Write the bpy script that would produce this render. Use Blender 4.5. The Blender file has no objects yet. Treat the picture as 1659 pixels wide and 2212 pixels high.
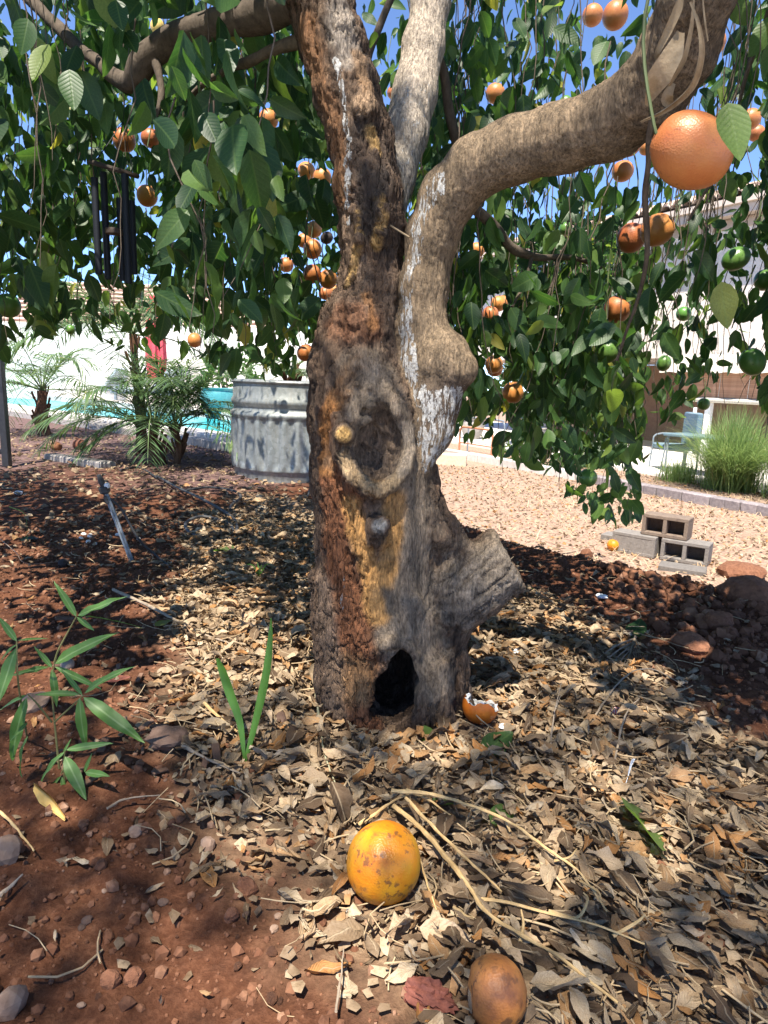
import bpy, math, random
import numpy as np
from mathutils import Matrix, Vector

SC = bpy.context.scene
COL = SC.collection
R = math.radians
rng = np.random.default_rng(11)
random.seed(5)

# ------------------------------------------------------------------ camera, sky, sun, exposure
FPX = 1437.0                      # focal length in units of the 1659 wide picture
CAM = np.array([0.0, 0.0, 0.78])
PITCH, ROLL = R(11.2), R(2.0)
_f = np.array([0, math.cos(PITCH), -math.sin(PITCH)])
_r0 = np.array([1.0, 0, 0]); _u0 = np.array([0, math.sin(PITCH), math.cos(PITCH)])
_r = _r0 * math.cos(ROLL) + _u0 * math.sin(ROLL)
_u = -_r0 * math.sin(ROLL) + _u0 * math.cos(ROLL)
cam = bpy.data.cameras.new('camera'); co = bpy.data.objects.new('camera', cam); COL.objects.link(co)
cam.sensor_fit = 'HORIZONTAL'; cam.sensor_width = 36.0; cam.lens = 36.0 * FPX / 1659.0
cam.clip_start = 0.02; cam.clip_end = 2000
m = Matrix.Identity(4)
for i in range(3):
    m[i][0], m[i][1], m[i][2], m[i][3] = _r[i], _u[i], -_f[i], CAM[i]
co.matrix_world = m
SC.camera = co

SUN = np.array([-0.13, -0.42, 0.895]); SUN /= np.linalg.norm(SUN)      # direction towards the sun
world = bpy.data.worlds.new('World'); SC.world = world; world.use_nodes = True
wn = world.node_tree; bg = wn.nodes['Background']
sky = wn.nodes.new('ShaderNodeTexSky'); sky.sky_type = 'NISHITA'; sky.sun_disc = False
sky.sun_elevation = math.asin(SUN[2]); sky.sun_rotation = math.atan2(SUN[0], SUN[1])
sky.altitude = 2500; sky.air_density = 0.5; sky.dust_density = 0.0; sky.ozone_density = 4.0
wn.links.new(sky.outputs[0], bg.inputs[0]); bg.inputs[1].default_value = 0.10
sl = bpy.data.lights.new('sun', 'SUN'); sl.energy = 2.8; sl.angle = R(0.6); sl.color = (1.0, 0.93, 0.81)
so = bpy.data.objects.new('sun', sl); COL.objects.link(so)
so.rotation_euler = Vector(SUN).to_track_quat('Z', 'Y').to_euler()
SC.view_settings.view_transform = 'Standard'; SC.view_settings.look = 'None'
SC.view_settings.gamma = 1.0; SC.view_settings.exposure = 2.32
SC.view_settings.use_curve_mapping = False
SC.cycles.max_bounces = 12; SC.cycles.diffuse_bounces = 7; SC.cycles.transmission_bounces = 6

# ------------------------------------------------------------------ helpers: placing
def ray(px, py):
    return _f + (px - 829.5) / FPX * _r - (py - 1106.0) / FPX * _u
def P(px, py, Y):                 # point where the sight line meets the vertical plane y = Y
    d = ray(px, py); return CAM + d * (Y / d[1])
def G(px, py, z=0.0):             # ... or the level z
    d = ray(px, py); return CAM + d * ((z - CAM[2]) / d[2])
def depth(p): return float(np.dot(np.asarray(p) - CAM, _f))
def proj(p):
    v = np.asarray(p) - CAM; d = v @ _f; d = np.where(d < 1e-3, 1e-3, d)
    return 829.5 + FPX * (v @ _r) / d, 1106 - FPX * (v @ _u) / d, v @ _f
def mpx(p): return depth(p) / FPX # metres per picture unit at p
def ss(a, b, x):
    t = np.clip((x - a) / (b - a), 0, 1); return t * t * (3 - 2 * t)
def nrm(v):
    v = np.asarray(v, float); return v / np.maximum(np.linalg.norm(v, axis=-1, keepdims=True), 1e-9)

def vnoise(p, seed=0):            # 3-D value noise, vectorised
    p = np.asarray(p, np.float64); i = np.floor(p).astype(np.int64); f = p - i; f = f * f * (3 - 2 * f)
    out = np.zeros(p.shape[:-1])
    for dx in (0, 1):
        for dy in (0, 1):
            for dz in (0, 1):
                h = (i[..., 0] + dx) * 374761393 + (i[..., 1] + dy) * 668265263 + (i[..., 2] + dz) * 2147483647 + seed * 974634777
                h = (h ^ (h >> 13)) * 1274126177; h = (h ^ (h >> 16)) & 0xFFFFFF
                w = (f[..., 0] if dx else 1 - f[..., 0]) * (f[..., 1] if dy else 1 - f[..., 1]) * (f[..., 2] if dz else 1 - f[..., 2])
                out += w * (h / 0xFFFFFF)
    return out * 2 - 1
def fbm(p, o=4, seed=0):
    s = 0; a = 1.0; t = 0
    for k in range(o):
        s = s + a * vnoise(np.asarray(p) * 2 ** k, seed + k); t += a; a *= 0.5
    return s / t

# ------------------------------------------------------------------ helpers: objects
WL = {}                           # world location of every object made here
def tag(o, label=None, cat=None, group=None, kind=None):
    if label: o['label'] = label
    if cat: o['category'] = cat
    if group: o['group'] = group
    if kind: o['kind'] = kind
    return o
def thing(name, label, cat, loc, group=None):
    o = bpy.data.objects.new(name, None); COL.objects.link(o); o.location = Vector([float(c) for c in loc])
    o.empty_display_size = 0.1
    WL[o.name] = np.array(loc, float); return tag(o, label, cat, group)
def to_mesh(name, V, F, mat, smooth=True, mats=None, midx=None):
    me = bpy.data.meshes.new(name)
    V = np.asarray(V, np.float32)
    if isinstance(F, np.ndarray):
        k = F.shape[1]; n = len(F)
        me.vertices.add(len(V)); me.vertices.foreach_set('co', V.ravel())
        me.loops.add(n * k); me.loops.foreach_set('vertex_index', F.astype(np.int32).ravel())
        me.polygons.add(n); me.polygons.foreach_set('loop_start', np.arange(0, n * k, k, dtype=np.int32))
        me.polygons.foreach_set('loop_total', np.full(n, k, np.int32)); me.update(calc_edges=True)
    else:
        me.from_pydata(V.tolist(), [], F); me.update()
    for mm in (mats or [mat]): me.materials.append(mm)
    if midx is not None: me.polygons.foreach_set('material_index', np.asarray(midx, np.int32))
    me.polygons.foreach_set('use_smooth', np.full(len(me.polygons), smooth))
    if smooth and len(me.polygons) < 1500: me.set_sharp_from_angle(angle=R(42))
    return me
def obj(name, V, F, mat, parent=None, smooth=True, label=None, cat=None, group=None, kind=None, loc=None, **kw):
    V = np.asarray(V, float); base = WL[parent.name] if parent else np.zeros(3)
    if loc is None: loc = base if parent else V.mean(0) * [1, 1, 0] + [0, 0, V[:, 2].min()]
    loc = np.asarray(loc, float)
    o = bpy.data.objects.new(name, to_mesh(name, V - loc, F, mat, smooth, **kw)); COL.objects.link(o)
    o.location = Vector((loc - base).tolist())
    if parent: o.parent = parent
    WL[o.name] = loc
    return tag(o, label, cat, group, kind)
def fattr(o, name, vals, dom='POINT'):
    me = o.data if hasattr(o, 'data') else o
    vals = np.asarray(vals, np.float32)
    if vals.ndim == 2:
        a = me.attributes.new(name, 'FLOAT_COLOR', dom)
        if vals.shape[1] == 3: vals = np.concatenate([vals, np.ones((len(vals), 1), np.float32)], 1)
        a.data.foreach_set('color', vals.ravel())
    else:
        a = me.attributes.new(name, 'FLOAT', dom); a.data.foreach_set('value', vals)
def uvs(me, uv):                  # per vertex uv
    li = np.zeros(len(me.loops), np.int32); me.loops.foreach_get('vertex_index', li)
    l = me.uv_layers.new(name='UVMap'); l.data.foreach_set('uv', np.asarray(uv, np.float32)[li].ravel())

# ------------------------------------------------------------------ helpers: shapes (return V, F lists)
def box(c, s, rz=0.0, ax=None):
    c = np.asarray(c, float); s = np.asarray(s, float) / 2
    q = np.array([[x, y, z] for x in (-1, 1) for y in (-1, 1) for z in (-1, 1)], float) * s
    if ax is None:
        ca, sa = math.cos(rz), math.sin(rz); M = np.array([[ca, sa, 0], [-sa, ca, 0], [0, 0, 1]])
    else: M = np.asarray(ax, float)
    return q @ M + c, [(0, 1, 3, 2), (4, 6, 7, 5), (0, 4, 5, 1), (2, 3, 7, 6), (0, 2, 6, 4), (1, 5, 7, 3)]
def bbox_bev(c, s, rz=0.0, b=0.008):          # box with chamfered edges
    s = np.asarray(s, float) / 2; b = min(b, *(s * 0.45)); V = []
    for z, k in ((-s[2], 1), (-s[2] + b, 0), (s[2] - b, 0), (s[2], 1)):
        x, y = s[0] - b * k, s[1] - b * k
        V += [(x - b * .7, y, z), (x, y - b * .7, z), (x, -y + b * .7, z), (x - b * .7, -y, z), (-x + b * .7, -y, z), (-x, -y + b * .7, z), (-x, y - b * .7, z), (-x + b * .7, y, z)]
    F = [tuple(range(8))[::1], tuple(range(31, 23, -1))]
    F[0] = tuple(range(8)); F[1] = tuple(range(31, 23, -1))
    for k in range(3):
        for i in range(8):
            j = (i + 1) % 8; F.append((k * 8 + j, k * 8 + i, (k + 1) * 8 + i, (k + 1) * 8 + j))
    ca, sa = math.cos(rz), math.sin(rz); M = np.array([[ca, sa, 0], [-sa, ca, 0], [0, 0, 1]])
    return np.array(V) @ M + np.asarray(c, float), F
def merge(*parts):
    V = []; F = []; n = 0
    for v, f in parts:
        V.append(np.asarray(v, float)); F += [tuple(int(i) + n for i in q) for q in f]; n += len(v)
    return np.concatenate(V), F
def frames(pts):
    pts = np.asarray(pts, float); t = np.gradient(pts, axis=0); t = nrm(t)
    a = np.array([0, 0, 1.0]) if abs(t[0][2]) < 0.9 else np.array([1.0, 0, 0])
    n = nrm(np.cross(t[0], a)); N = []; B = []
    for k in range(len(pts)):
        n = nrm(n - t[k] * np.dot(n, t[k])); N.append(n); B.append(np.cross(t[k], n))
    return t, np.array(N), np.array(B)
def tube(pts, r, n=8, cap=True):
    pts = np.asarray(pts, float); r = np.broadcast_to(np.asarray(r, float), (len(pts),))
    t, N, B = frames(pts); a = np.arange(n) * 2 * math.pi / n
    V = pts[:, None] + r[:, None, None] * (np.cos(a)[None, :, None] * N[:, None] + np.sin(a)[None, :, None] * B[:, None])
    V = V.reshape(-1, 3); F = []
    for k in range(len(pts) - 1):
        for i in range(n):
            j = (i + 1) % n; F.append((k * n + i, k * n + j, (k + 1) * n + j, (k + 1) * n + i))
    if cap: F.append(tuple(range(n))[::-1]); F.append(tuple(range((len(pts) - 1) * n, len(pts) * n)))
    return V, F
def spline(pts, n=8):             # Catmull-Rom through pts (any dimension)
    p = np.asarray(pts, float); p = np.concatenate([2 * p[:1] - p[1:2], p, 2 * p[-1:] - p[-2:-1]]); o = []
    for k in range(1, len(p) - 2):
        for t in np.arange(n) / n:
            o.append(0.5 * (2 * p[k] + (p[k + 1] - p[k - 1]) * t + (2 * p[k - 1] - 5 * p[k] + 4 * p[k + 1] - p[k + 2]) * t * t + (-p[k - 1] + 3 * p[k] - 3 * p[k + 1] + p[k + 2]) * t ** 3))
    o.append(p[-2]); return np.array(o)
def lathe(prof, n=48, c=(0, 0, 0), rmod=None):
    prof = np.asarray(prof, float); a = np.arange(n) * 2 * math.pi / n; V = []
    for k, (r, z) in enumerate(prof):
        rr = r + (rmod(a, k) if rmod is not None else 0)
        V.append(np.stack([rr * np.cos(a), rr * np.sin(a), np.full(n, z)], 1))
    F = [(k * n + i, k * n + (i + 1) % n, (k + 1) * n + (i + 1) % n, (k + 1) * n + i) for k in range(len(prof) - 1) for i in range(n)]
    return np.concatenate(V) + np.asarray(c, float), F
def ico(sub=1):
    import bmesh
    bm = bmesh.new(); bmesh.ops.create_icosphere(bm, subdivisions=sub, radius=1.0)
    V = np.array([v.co[:] for v in bm.verts]); F = [tuple(v.index for v in f.verts) for f in bm.faces]; bm.free(); return V, F
ICO = {k: ico(k) for k in (1, 2, 3, 4)}
def rock(c, s, sub=2, seed=0, amp=0.28, rough=1.6, rz=None):
    V, F = ICO[sub]; V = V * (1 + amp * fbm(V * rough + seed * 7.3, 3, seed))[:, None] * np.asarray(s, float)
    a = seed * 1.7 if rz is None else rz; ca, sa = math.cos(a), math.sin(a)
    return V @ np.array([[ca, sa, 0], [-sa, ca, 0], [0, 0, 1]]) + np.asarray(c, float), F

# ------------------------------------------------------------------ helpers: materials
def mat(name, col, rough=0.8, spec=0.3, metal=0.0):
    m = bpy.data.materials.new(name); m.use_nodes = True; nt = m.node_tree
    b = nt.nodes['Principled BSDF']; b.inputs['Base Color'].default_value = (*col, 1); b.inputs['Roughness'].default_value = rough
    b.inputs['Specular IOR Level'].default_value = spec; b.inputs['Metallic'].default_value = metal
    return m
class NT:
    def __init__(s, m): s.m = m; s.t = m.node_tree; s.b = s.t.nodes['Principled BSDF']; s.out = s.t.nodes['Material Output']
    def n(s, ty, **kw):
        x = s.t.nodes.new('ShaderNode' + ty)
        for k, v in kw.items():
            if k in x.inputs and not hasattr(x, k): x.inputs[k].default_value = v
            else: setattr(x, k, v)
        return x
    def l(s, a, b): s.t.links.new(a, b); return s
    def coord(s, scale=(1, 1, 1), kind='Object', rot=(0, 0, 0)):
        c = s.n('TexCoord'); mp = s.n('Mapping'); mp.inputs['Scale'].default_value = scale; mp.inputs['Rotation'].default_value = rot
        s.l(c.outputs[kind], mp.inputs[0]); return mp.outputs[0]
    def noise(s, vec, scale, detail=5.0, rough=0.6, dist=0.0):
        x = s.n('TexNoise'); x.inputs['Scale'].default_value = scale; x.inputs['Detail'].default_value = detail
        x.inputs['Roughness'].default_value = rough; x.inputs['Distortion'].default_value = dist
        if vec is not None: s.l(vec, x.inputs['Vector'])
        return x.outputs['Fac']
    def vor(s, vec, scale, feat='F1', out='Distance'):
        x = s.n('TexVoronoi'); x.feature = feat; x.inputs['Scale'].default_value = scale
        if vec is not None: s.l(vec, x.inputs['Vector'])
        return x.outputs[out]
    def ramp(s, fac, stops):
        x = s.n('ValToRGB'); e = x.color_ramp.elements
        while len(e) > 1: e.remove(e[-1])
        e[0].position, e[0].color = stops[0][0], (*stops[0][1], 1)
        for p, c in stops[1:]:
            q = e.new(p); q.color = (*c, 1)
        s.l(fac, x.inputs[0]); return x.outputs[0]
    def fr(s, fac, a, b, lo=0.0, hi=1.0):
        x = s.n('MapRange'); s.l(fac, x.inputs[0]); x.inputs[1].default_value = a; x.inputs[2].default_value = b
        x.inputs[3].default_value = lo; x.inputs[4].default_value = hi; return x.outputs[0]
    def mix(s, fac, a, b, mode='MIX'):
        x = s.n('Mix'); x.data_type = 'RGBA'; x.blend_type = mode; ins = [i for i in x.inputs if i.type == 'RGBA']
        if isinstance(fac, (int, float)): x.inputs[0].default_value = fac
        else: s.l(fac, x.inputs[0])
        for i, v in zip(ins, (a, b)):
            if isinstance(v, tuple): i.default_value = (*v, 1)
            else: s.l(v, i)
        return [o for o in x.outputs if o.type == 'RGBA'][0]
    def math(s, op, a, b=0.0):
        x = s.n('Math'); x.operation = op
        for i, v in enumerate((a, b)):
            if isinstance(v, (int, float)): x.inputs[i].default_value = v
            else: s.l(v, x.inputs[i])
        return x.outputs[0]
    def attr(s, name, out='Fac'):
        x = s.n('Attribute'); x.attribute_name = name; return x.outputs[out]
    def bump(s, h, st=0.4, dist=0.01):
        x = s.n('Bump'); x.inputs['Strength'].default_value = st; x.inputs['Distance'].default_value = dist
        s.l(h, x.inputs['Height']); s.l(x.outputs[0], s.b.inputs['Normal']); return x.outputs[0]
    def col(s, c): s.l(c, s.b.inputs['Base Color'])
def speckle(name, c1, c2, scale=20, rough=0.85, bump=0.4, dist=0.005, spec=0.25, c3=None, stretch=(1, 1, 1), metal=0.0):
    m = mat(name, c1, rough, spec, metal); t = NT(m); v = t.coord(stretch)
    n = t.noise(v, scale, 6, 0.65)
    stops = [(0.3, c1), (0.7, c2)] + ([(0.8, c3)] if c3 else [])
    c = t.ramp(n, stops); o = t.n('ObjectInfo'); k = t.fr(o.outputs['Random'], 0, 1, 0.8, 1.2)
    hs = t.n('HueSaturation'); t.l(c, hs.inputs['Color']); t.l(k, hs.inputs['Value']); t.col(hs.outputs[0])
    t.bump(t.noise(v, scale * 3, 4), bump, dist); return m
# ------------------------------------------------------------------ ground
ZLOW = -0.70
def slope_s(x, y): return (x - 0.35) * 0.712 + (y - 4.15) * 0.702 + 0.18 * np.exp(-((x - 1.05) / 0.6) ** 2)
def height(x, y, fine=True):
    x = np.asarray(x, float); y = np.asarray(y, float)
    s = slope_s(x, y)
    d = ss(-0.055, 0.06, x / np.maximum(y, 1.0)) * ss(-3, 1, y)
    h = ZLOW * ss(-0.42, 1.1, s) * d + 0.012 * np.exp(-((s + 0.35) / 0.35) ** 2) * d
    if fine:
        p = np.stack([x, y, 0 * x], -1); near = np.exp(-np.maximum(y - 4, 0) / 3)
        h = h + near * (0.022 * fbm(p * 2.3, 2, 3) + 0.010 * fbm(p * 13, 3, 5) + 0.008 * np.abs(fbm(p * 36, 3, 9)))
        h = h - .13 * ss(.085, .05, np.hypot(x - .022, (y - 1.575) * .8))
        foot = np.exp(-((x - .05) ** 2 + (y - 1.42) ** 2) / .09); h = h * (1 - .8 * foot) - .012 * foot
        rough = np.exp(-(((x - 1.55) / 0.7) ** 2 + ((y - 2.5) / 0.7) ** 2))
        h = h + rough * 0.028 * np.abs(fbm(p * 9, 3, 21)) * 2
        h = h + near * 0.016 * np.maximum(fbm(p * 24, 3, 29), 0) * ss(.4, -.2, x)
    return h
def ground_at(px, py):            # sight line against the ground
    d = ray(px, py); t = np.arange(0.4, 16, 0.05); p = CAM + d * t[:, None]; g = p[:, 2] - height(p[:, 0], p[:, 1]); k = int(np.argmax(g < 0)) if (g < 0).any() else len(t) - 1
    t = np.linspace(t[max(k - 1, 0)], t[k], 48); p = CAM + d * t[:, None]; g = p[:, 2] - height(p[:, 0], p[:, 1]); return p[int(np.argmax(g < 0.001)) if (g < 0.001).any() else -1]
def stretch_axis(lo, a, b, hi, step, g=1.13):
    m = list(np.arange(a, b + 1e-6, step)); s = step; x = b
    while x < hi: s *= g; x += s; m.append(min(x, hi))
    s = step; x = a; l = []
    while x > lo: s *= g; x -= s; l.append(max(x, lo))
    return np.array(l[::-1] + m)
gx = stretch_axis(-70, -1.7, 2.1, 70, 0.013); gy = stretch_axis(-25, 0.35, 3.6, 140, 0.013, 1.06)
X, Y = np.meshgrid(gx, gy); Z = height(X, Y)
nx, ny = len(gx), len(gy); idx = np.arange(nx * ny).reshape(ny, nx)
F = np.stack([idx[:-1, :-1], idx[:-1, 1:], idx[1:, 1:], idx[1:, :-1]], -1).reshape(-1, 4)
GV = np.stack([X, Y, Z], -1).reshape(-1, 3)

# where the litter lies: an outline on the ground plan
LIT = [(440, 1120), (520, 1060), (690, 1090), (1000, 1290), (1150, 1290), (1300, 1380), (1470, 1540), (1659, 1640), (1900, 1750), (1900, 2500), (1000, 2500), (930, 2110), (800, 2000), (700, 1840), (540, 1790), (470, 1630), (385, 1480), (370, 1290)]
LITW = np.array([G(*p)[:2] for p in LIT])
def sd_poly(x, y, poly):          # signed distance, negative inside
    x = np.asarray(x, float); y = np.asarray(y, float)
    d = np.full(x.shape, 1e9); ins = np.zeros(x.shape, bool); n = len(poly)
    for i in range(n):
        a = poly[i]; b = poly[(i + 1) % n]; e = b - a
        wx, wy = x - a[0], y - a[1]; t = np.clip((wx * e[0] + wy * e[1]) / (e @ e), 0, 1)
        d = np.minimum(d, np.hypot(wx - e[0] * t, wy - e[1] * t))
        c = ((a[1] > y) != (b[1] > y)) & (x < (b[0] - a[0]) * (y - a[1]) / (b[1] - a[1] + 1e-12) + a[0]); ins ^= c
    return np.where(ins, -d, d)
def litter_density(x, y):
    n = fbm(np.stack([x, y, 0 * x], -1) * 3.5, 3, 31)
    d = sd_poly(x, y, LITW); w = ss(0.14, -0.12, d + 0.16 * n)
    w = w * (0.75 + 0.5 * ss(-0.3, 0.4, n))
    leftmid = 0.09 * ss(-2.6, -0.6, x) * ss(2.0, 2.6, y) * ss(4.6, 3.2, y) * ss(0.5, 0.0, x)
    return np.clip(np.maximum(w, leftmid * (0.6 + 0.8 * n)) + 0.014, 0, 1)

gm = mat('soil', (0.15, 0.07, 0.04), 0.95, 0.15); t = NT(gm); v = t.coord()
n1 = t.noise(v, 3.0, 6, 0.65); n2 = t.noise(v, 26, 7, 0.7); n3 = t.noise(v, 110, 5, 0.7)
soil = t.ramp(t.math('ADD', t.math('MULTIPLY', n1, 0.5), t.math('MULTIPLY', n2, 0.5)),
              [(0.32, (0.046, 0.021, 0.013)), (0.5, (0.115, 0.047, 0.025)), (0.68, (0.21, 0.096, 0.052))])
soil = t.mix(t.fr(n3, 0.42, 0.66), t.mix(1.0, soil, (0.62, 0.55, 0.5), 'MULTIPLY'), soil)
duff = t.ramp(n2, [(0.35, (0.13, 0.088, 0.056)), (0.55, (0.27, 0.19, 0.12)), (0.7, (0.42, 0.32, 0.21))])
straw = t.ramp(n2, [(0.3, (0.13, 0.072, 0.056)), (0.44, (0.27, 0.18, 0.135)), (0.58, (0.37, 0.265, 0.195)), (0.75, (0.47, 0.38, 0.28))])
mulch = t.ramp(n2, [(0.3, (0.035, 0.026, 0.028)), (0.5, (0.12, 0.075, 0.07)), (0.7, (0.24, 0.16, 0.14))])
c = t.mix(t.attr('duff'), soil, duff); c = t.mix(t.attr('mulch'), c, mulch); c = t.mix(t.attr('straw'), c, straw); c = t.mix(t.attr('bounce_ground'), c, t.ramp(n2, [(.3, (.34, .29, .24)), (.6, (.56, .50, .43))]))
t.col(c); t.bump(t.math('ADD', t.math('MULTIPLY', n2, 0.7), t.math('MULTIPLY', n3, 0.4)), 0.9, 0.012)
ground = obj('ground', GV, F, gm, loc=(0, 0, 0), kind='structure')
gxv, gyv = GV[:, 0], GV[:, 1]
fattr(ground, 'duff', litter_density(gxv, gyv))
sgn = slope_s(gxv, gyv); pn = fbm(GV * 0.9, 3, 44)
fattr(ground, 'mulch', ss(4.4, 5.6, gyv + 0.8 * pn) * ss(-0.2, -1.0, gxv) * 0.95 + ss(0.3, 1.0, sgn) * ss(-0.05, 0.25, pn) * 0.75 * ss(-1, 0, gxv))
fattr(ground, 'straw', ss(0.25, 0.7, sgn + 0.3 * pn) * ss(-0.9, 0.1, gxv) * 0.9)
fattr(ground, 'bounce_ground', ss(0.42, 0.25, gyv + .1 * pn))  # pale ground added behind the camera to bounce fill light

# ------------------------------------------------------------------ surface nets over a distance field
def mesh_sdf(f, lo, hi, h, B=8):
    lo = np.asarray(lo, float); S = B * h; nb = np.ceil((np.asarray(hi) - lo) / S).astype(int)
    bi = np.stack(np.meshgrid(*[np.arange(k) for k in nb], indexing='ij'), -1).reshape(-1, 3)
    dc = f((lo + (bi + 0.5) * S).astype(np.float32)); bi = bi[np.abs(dc) < S * 1.25]
    n = nb * B + 4
    off = np.stack(np.meshgrid(*[np.arange(B)] * 3, indexing='ij'), -1).reshape(-1, 3)
    pi = (bi[:, None] * B + off[None]).reshape(-1, 3)
    key = (pi[:, 0].astype(np.int64) * n[1] + pi[:, 1]) * n[2] + pi[:, 2]
    o = np.argsort(key); key = key[o]; pi = pi[o]
    val = np.empty(len(key), np.float32)
    for a in range(0, len(key), 400000): val[a:a + 400000] = f((lo + pi[a:a + 400000] * h).astype(np.float32))
    st = [n[1] * n[2], n[2], 1]
    def look(k):
        j = np.minimum(np.searchsorted(key, k), len(key) - 1); return np.where(key[j] == k, j, -1)
    nb8 = np.zeros((len(key), 8), np.int64); corner = [(a, b, c) for a in (0, 1) for b in (0, 1) for c in (0, 1)]
    for q, (a, b, c) in enumerate(corner): nb8[:, q] = look(key + a * st[0] + b * st[1] + c * st[2])
    ok = (nb8 >= 0).all(1); V8 = np.where(nb8 >= 0, val[nb8], 1.0); ins = V8 < 0
    act = ok & ins.any(1) & ~ins.all(1); ai = np.where(act)[0]; v8 = V8[ai]
    acc = np.zeros((len(ai), 3)); cnt = np.zeros(len(ai)); cc = np.array(corner, float)
    for a in range(8):
        for b in range(a + 1, 8):
            if np.abs(cc[a] - cc[b]).sum() != 1: continue
            x = (v8[:, a] < 0) != (v8[:, b] < 0); tt = v8[:, a] / (v8[:, a] - v8[:, b] + 1e-12)
            pt = cc[a] + tt[:, None] * (cc[b] - cc[a]); acc += np.where(x[:, None], pt, 0); cnt += x
    V = lo + (pi[ai] + acc / np.maximum(cnt, 1)[:, None]) * h
    vid = np.full(len(key), -1, np.int64); vid[ai] = np.arange(len(ai)); FF = []
    for ax in range(3):
        e = (ax + 1) % 3; g = (ax + 2) % 3; j = nb8[:, [4, 2, 1][ax]]
        v1 = np.where(j >= 0, val[j], val); sel = np.where((j >= 0) & ((val < 0) != (v1 < 0)))[0]
        k = key[sel]; c4 = np.stack([look(k), look(k - st[e]), look(k - st[e] - st[g]), look(k - st[g])], 1)
        q = np.where(c4 >= 0, vid[c4], -1); good = (q >= 0).all(1); q = q[good]; s = val[sel][good] < 0
        q[~s] = q[~s][:, ::-1]; FF.append(q)
    return V, np.concatenate(FF)
def vnormals(V, F):
    n = np.cross(V[F[:, 2]] - V[F[:, 0]], V[F[:, 3]] - V[F[:, 1]]); N = np.zeros_like(V)
    for k in range(4): np.add.at(N, F[:, k], n)
    return nrm(N)

# ------------------------------------------------------------------ the tree: trunk and big limbs as one body
def rcone(p, a, b, ra, rb):       # distance to a cone with round ends (approximate, smooth)
    a = np.asarray(a, np.float32); ab = np.asarray(b, np.float32) - a
    tt = np.clip(((p - a) @ ab) / max(float(ab @ ab), 1e-9), 0, 1); q = p - a - tt[:, None] * ab
    return np.sqrt((q * q).sum(1)) - (ra + (rb - ra) * tt)
def smin(a, b, k):
    h = np.clip(0.5 + 0.5 * (b - a) / k, 0, 1); return b + (a - b) * h - k * h * (1 - h)
def smax(a, b, k): return -smin(-a, -b, k)
def chain(spec):                  # [(px, py, rpx, Y)] -> world points and radii
    pts = [P(s[0], s[1], s[3]) for s in spec]; return pts, [s[2] * mpx(p) for s, p in zip(spec, pts)]
TY = 1.555
MAIN = chain([(850, 1700, 172, TY), (846, 1600, 150, TY), (832, 1480, 132, TY), (815, 1330, 132, TY), (812, 1150, 122, TY), (806, 1020, 128, TY), (793, 900, 122, TY),
              (772, 800, 98, TY), (778, 715, 82, TY + .01), (803, 620, 62, TY + .02), (806, 500, 62, TY + .02), (791, 400, 66, TY + .02), (778, 300, 64, TY + .03),
              (748, 200, 62, TY + .04), (719, 100, 64, TY + .05), (692, 0, 66, TY + .06), (662, -130, 66, TY + .06), (640, -260, 62, TY + .06)])
SECOND = chain([(830, 470, 40, TY + .06), (850, 380, 44, TY + .09), (875, 290, 46, TY + .13), (897, 200, 46, TY + .17), (914, 100, 42, TY + .20), (931, 0, 40, TY + .22), (950, -140, 40, TY + .25), (960, -260, 38, TY + .25)])
RIGHT = chain([(905, 1010, 26, TY - .07), (925, 930, 52, TY - .04), (934, 865, 60, TY - .03), (925, 780, 66, TY - .02), (912, 700, 52, TY - .02), (916, 620, 50, TY - .02), (935, 510, 53, TY - .03), (968, 425, 57, TY - .05),
               (1030, 360, 60, TY - .08), (1110, 325, 63, TY - .11), (1210, 297, 67, TY - .15), (1320, 265, 73, TY - .20), (1405, 205, 78, TY - .26), (1465, 110, 80, TY - .32), (1510, -20, 80, TY - .38), (1545, -190, 78, TY - .42), (1570, -330, 74, TY - .42)])
def limb_d(p, ch, k):
    d = None
    for i in range(len(ch[0]) - 1):
        e = rcone(p, ch[0][i], ch[0][i + 1], ch[1][i], ch[1][i + 1]); d = e if d is None else smin(d, e, k)
    return d
BUL = chain([(962, 772, 56, TY - .05), (990, 797, 44, TY - .065)])
def base_sdf(p):
    d = limb_d(p, MAIN, 0.03)
    d = smin(d, limb_d(p, SECOND, 0.02), 0.02)
    r = smin(limb_d(p, RIGHT, 0.02), rcone(p, BUL[0][0], BUL[0][1], *BUL[1]), 0.035)
    d = smin(d, r, 0.0035)
    for c, k in EXTRA: d = smin(d, limb_d(p, c, k), k)
    return d
EXTRA = []
def surf(px, py, f=None, t0=1.15):
    d = nrm(ray(px, py)); t = t0
    for _ in range(60):
        e = float((f or base_sdf)((CAM + d * t)[None].astype(np.float32))[0])
        if e < 0.0006: break
        t += e * 0.8
    return CAM + d * t
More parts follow.
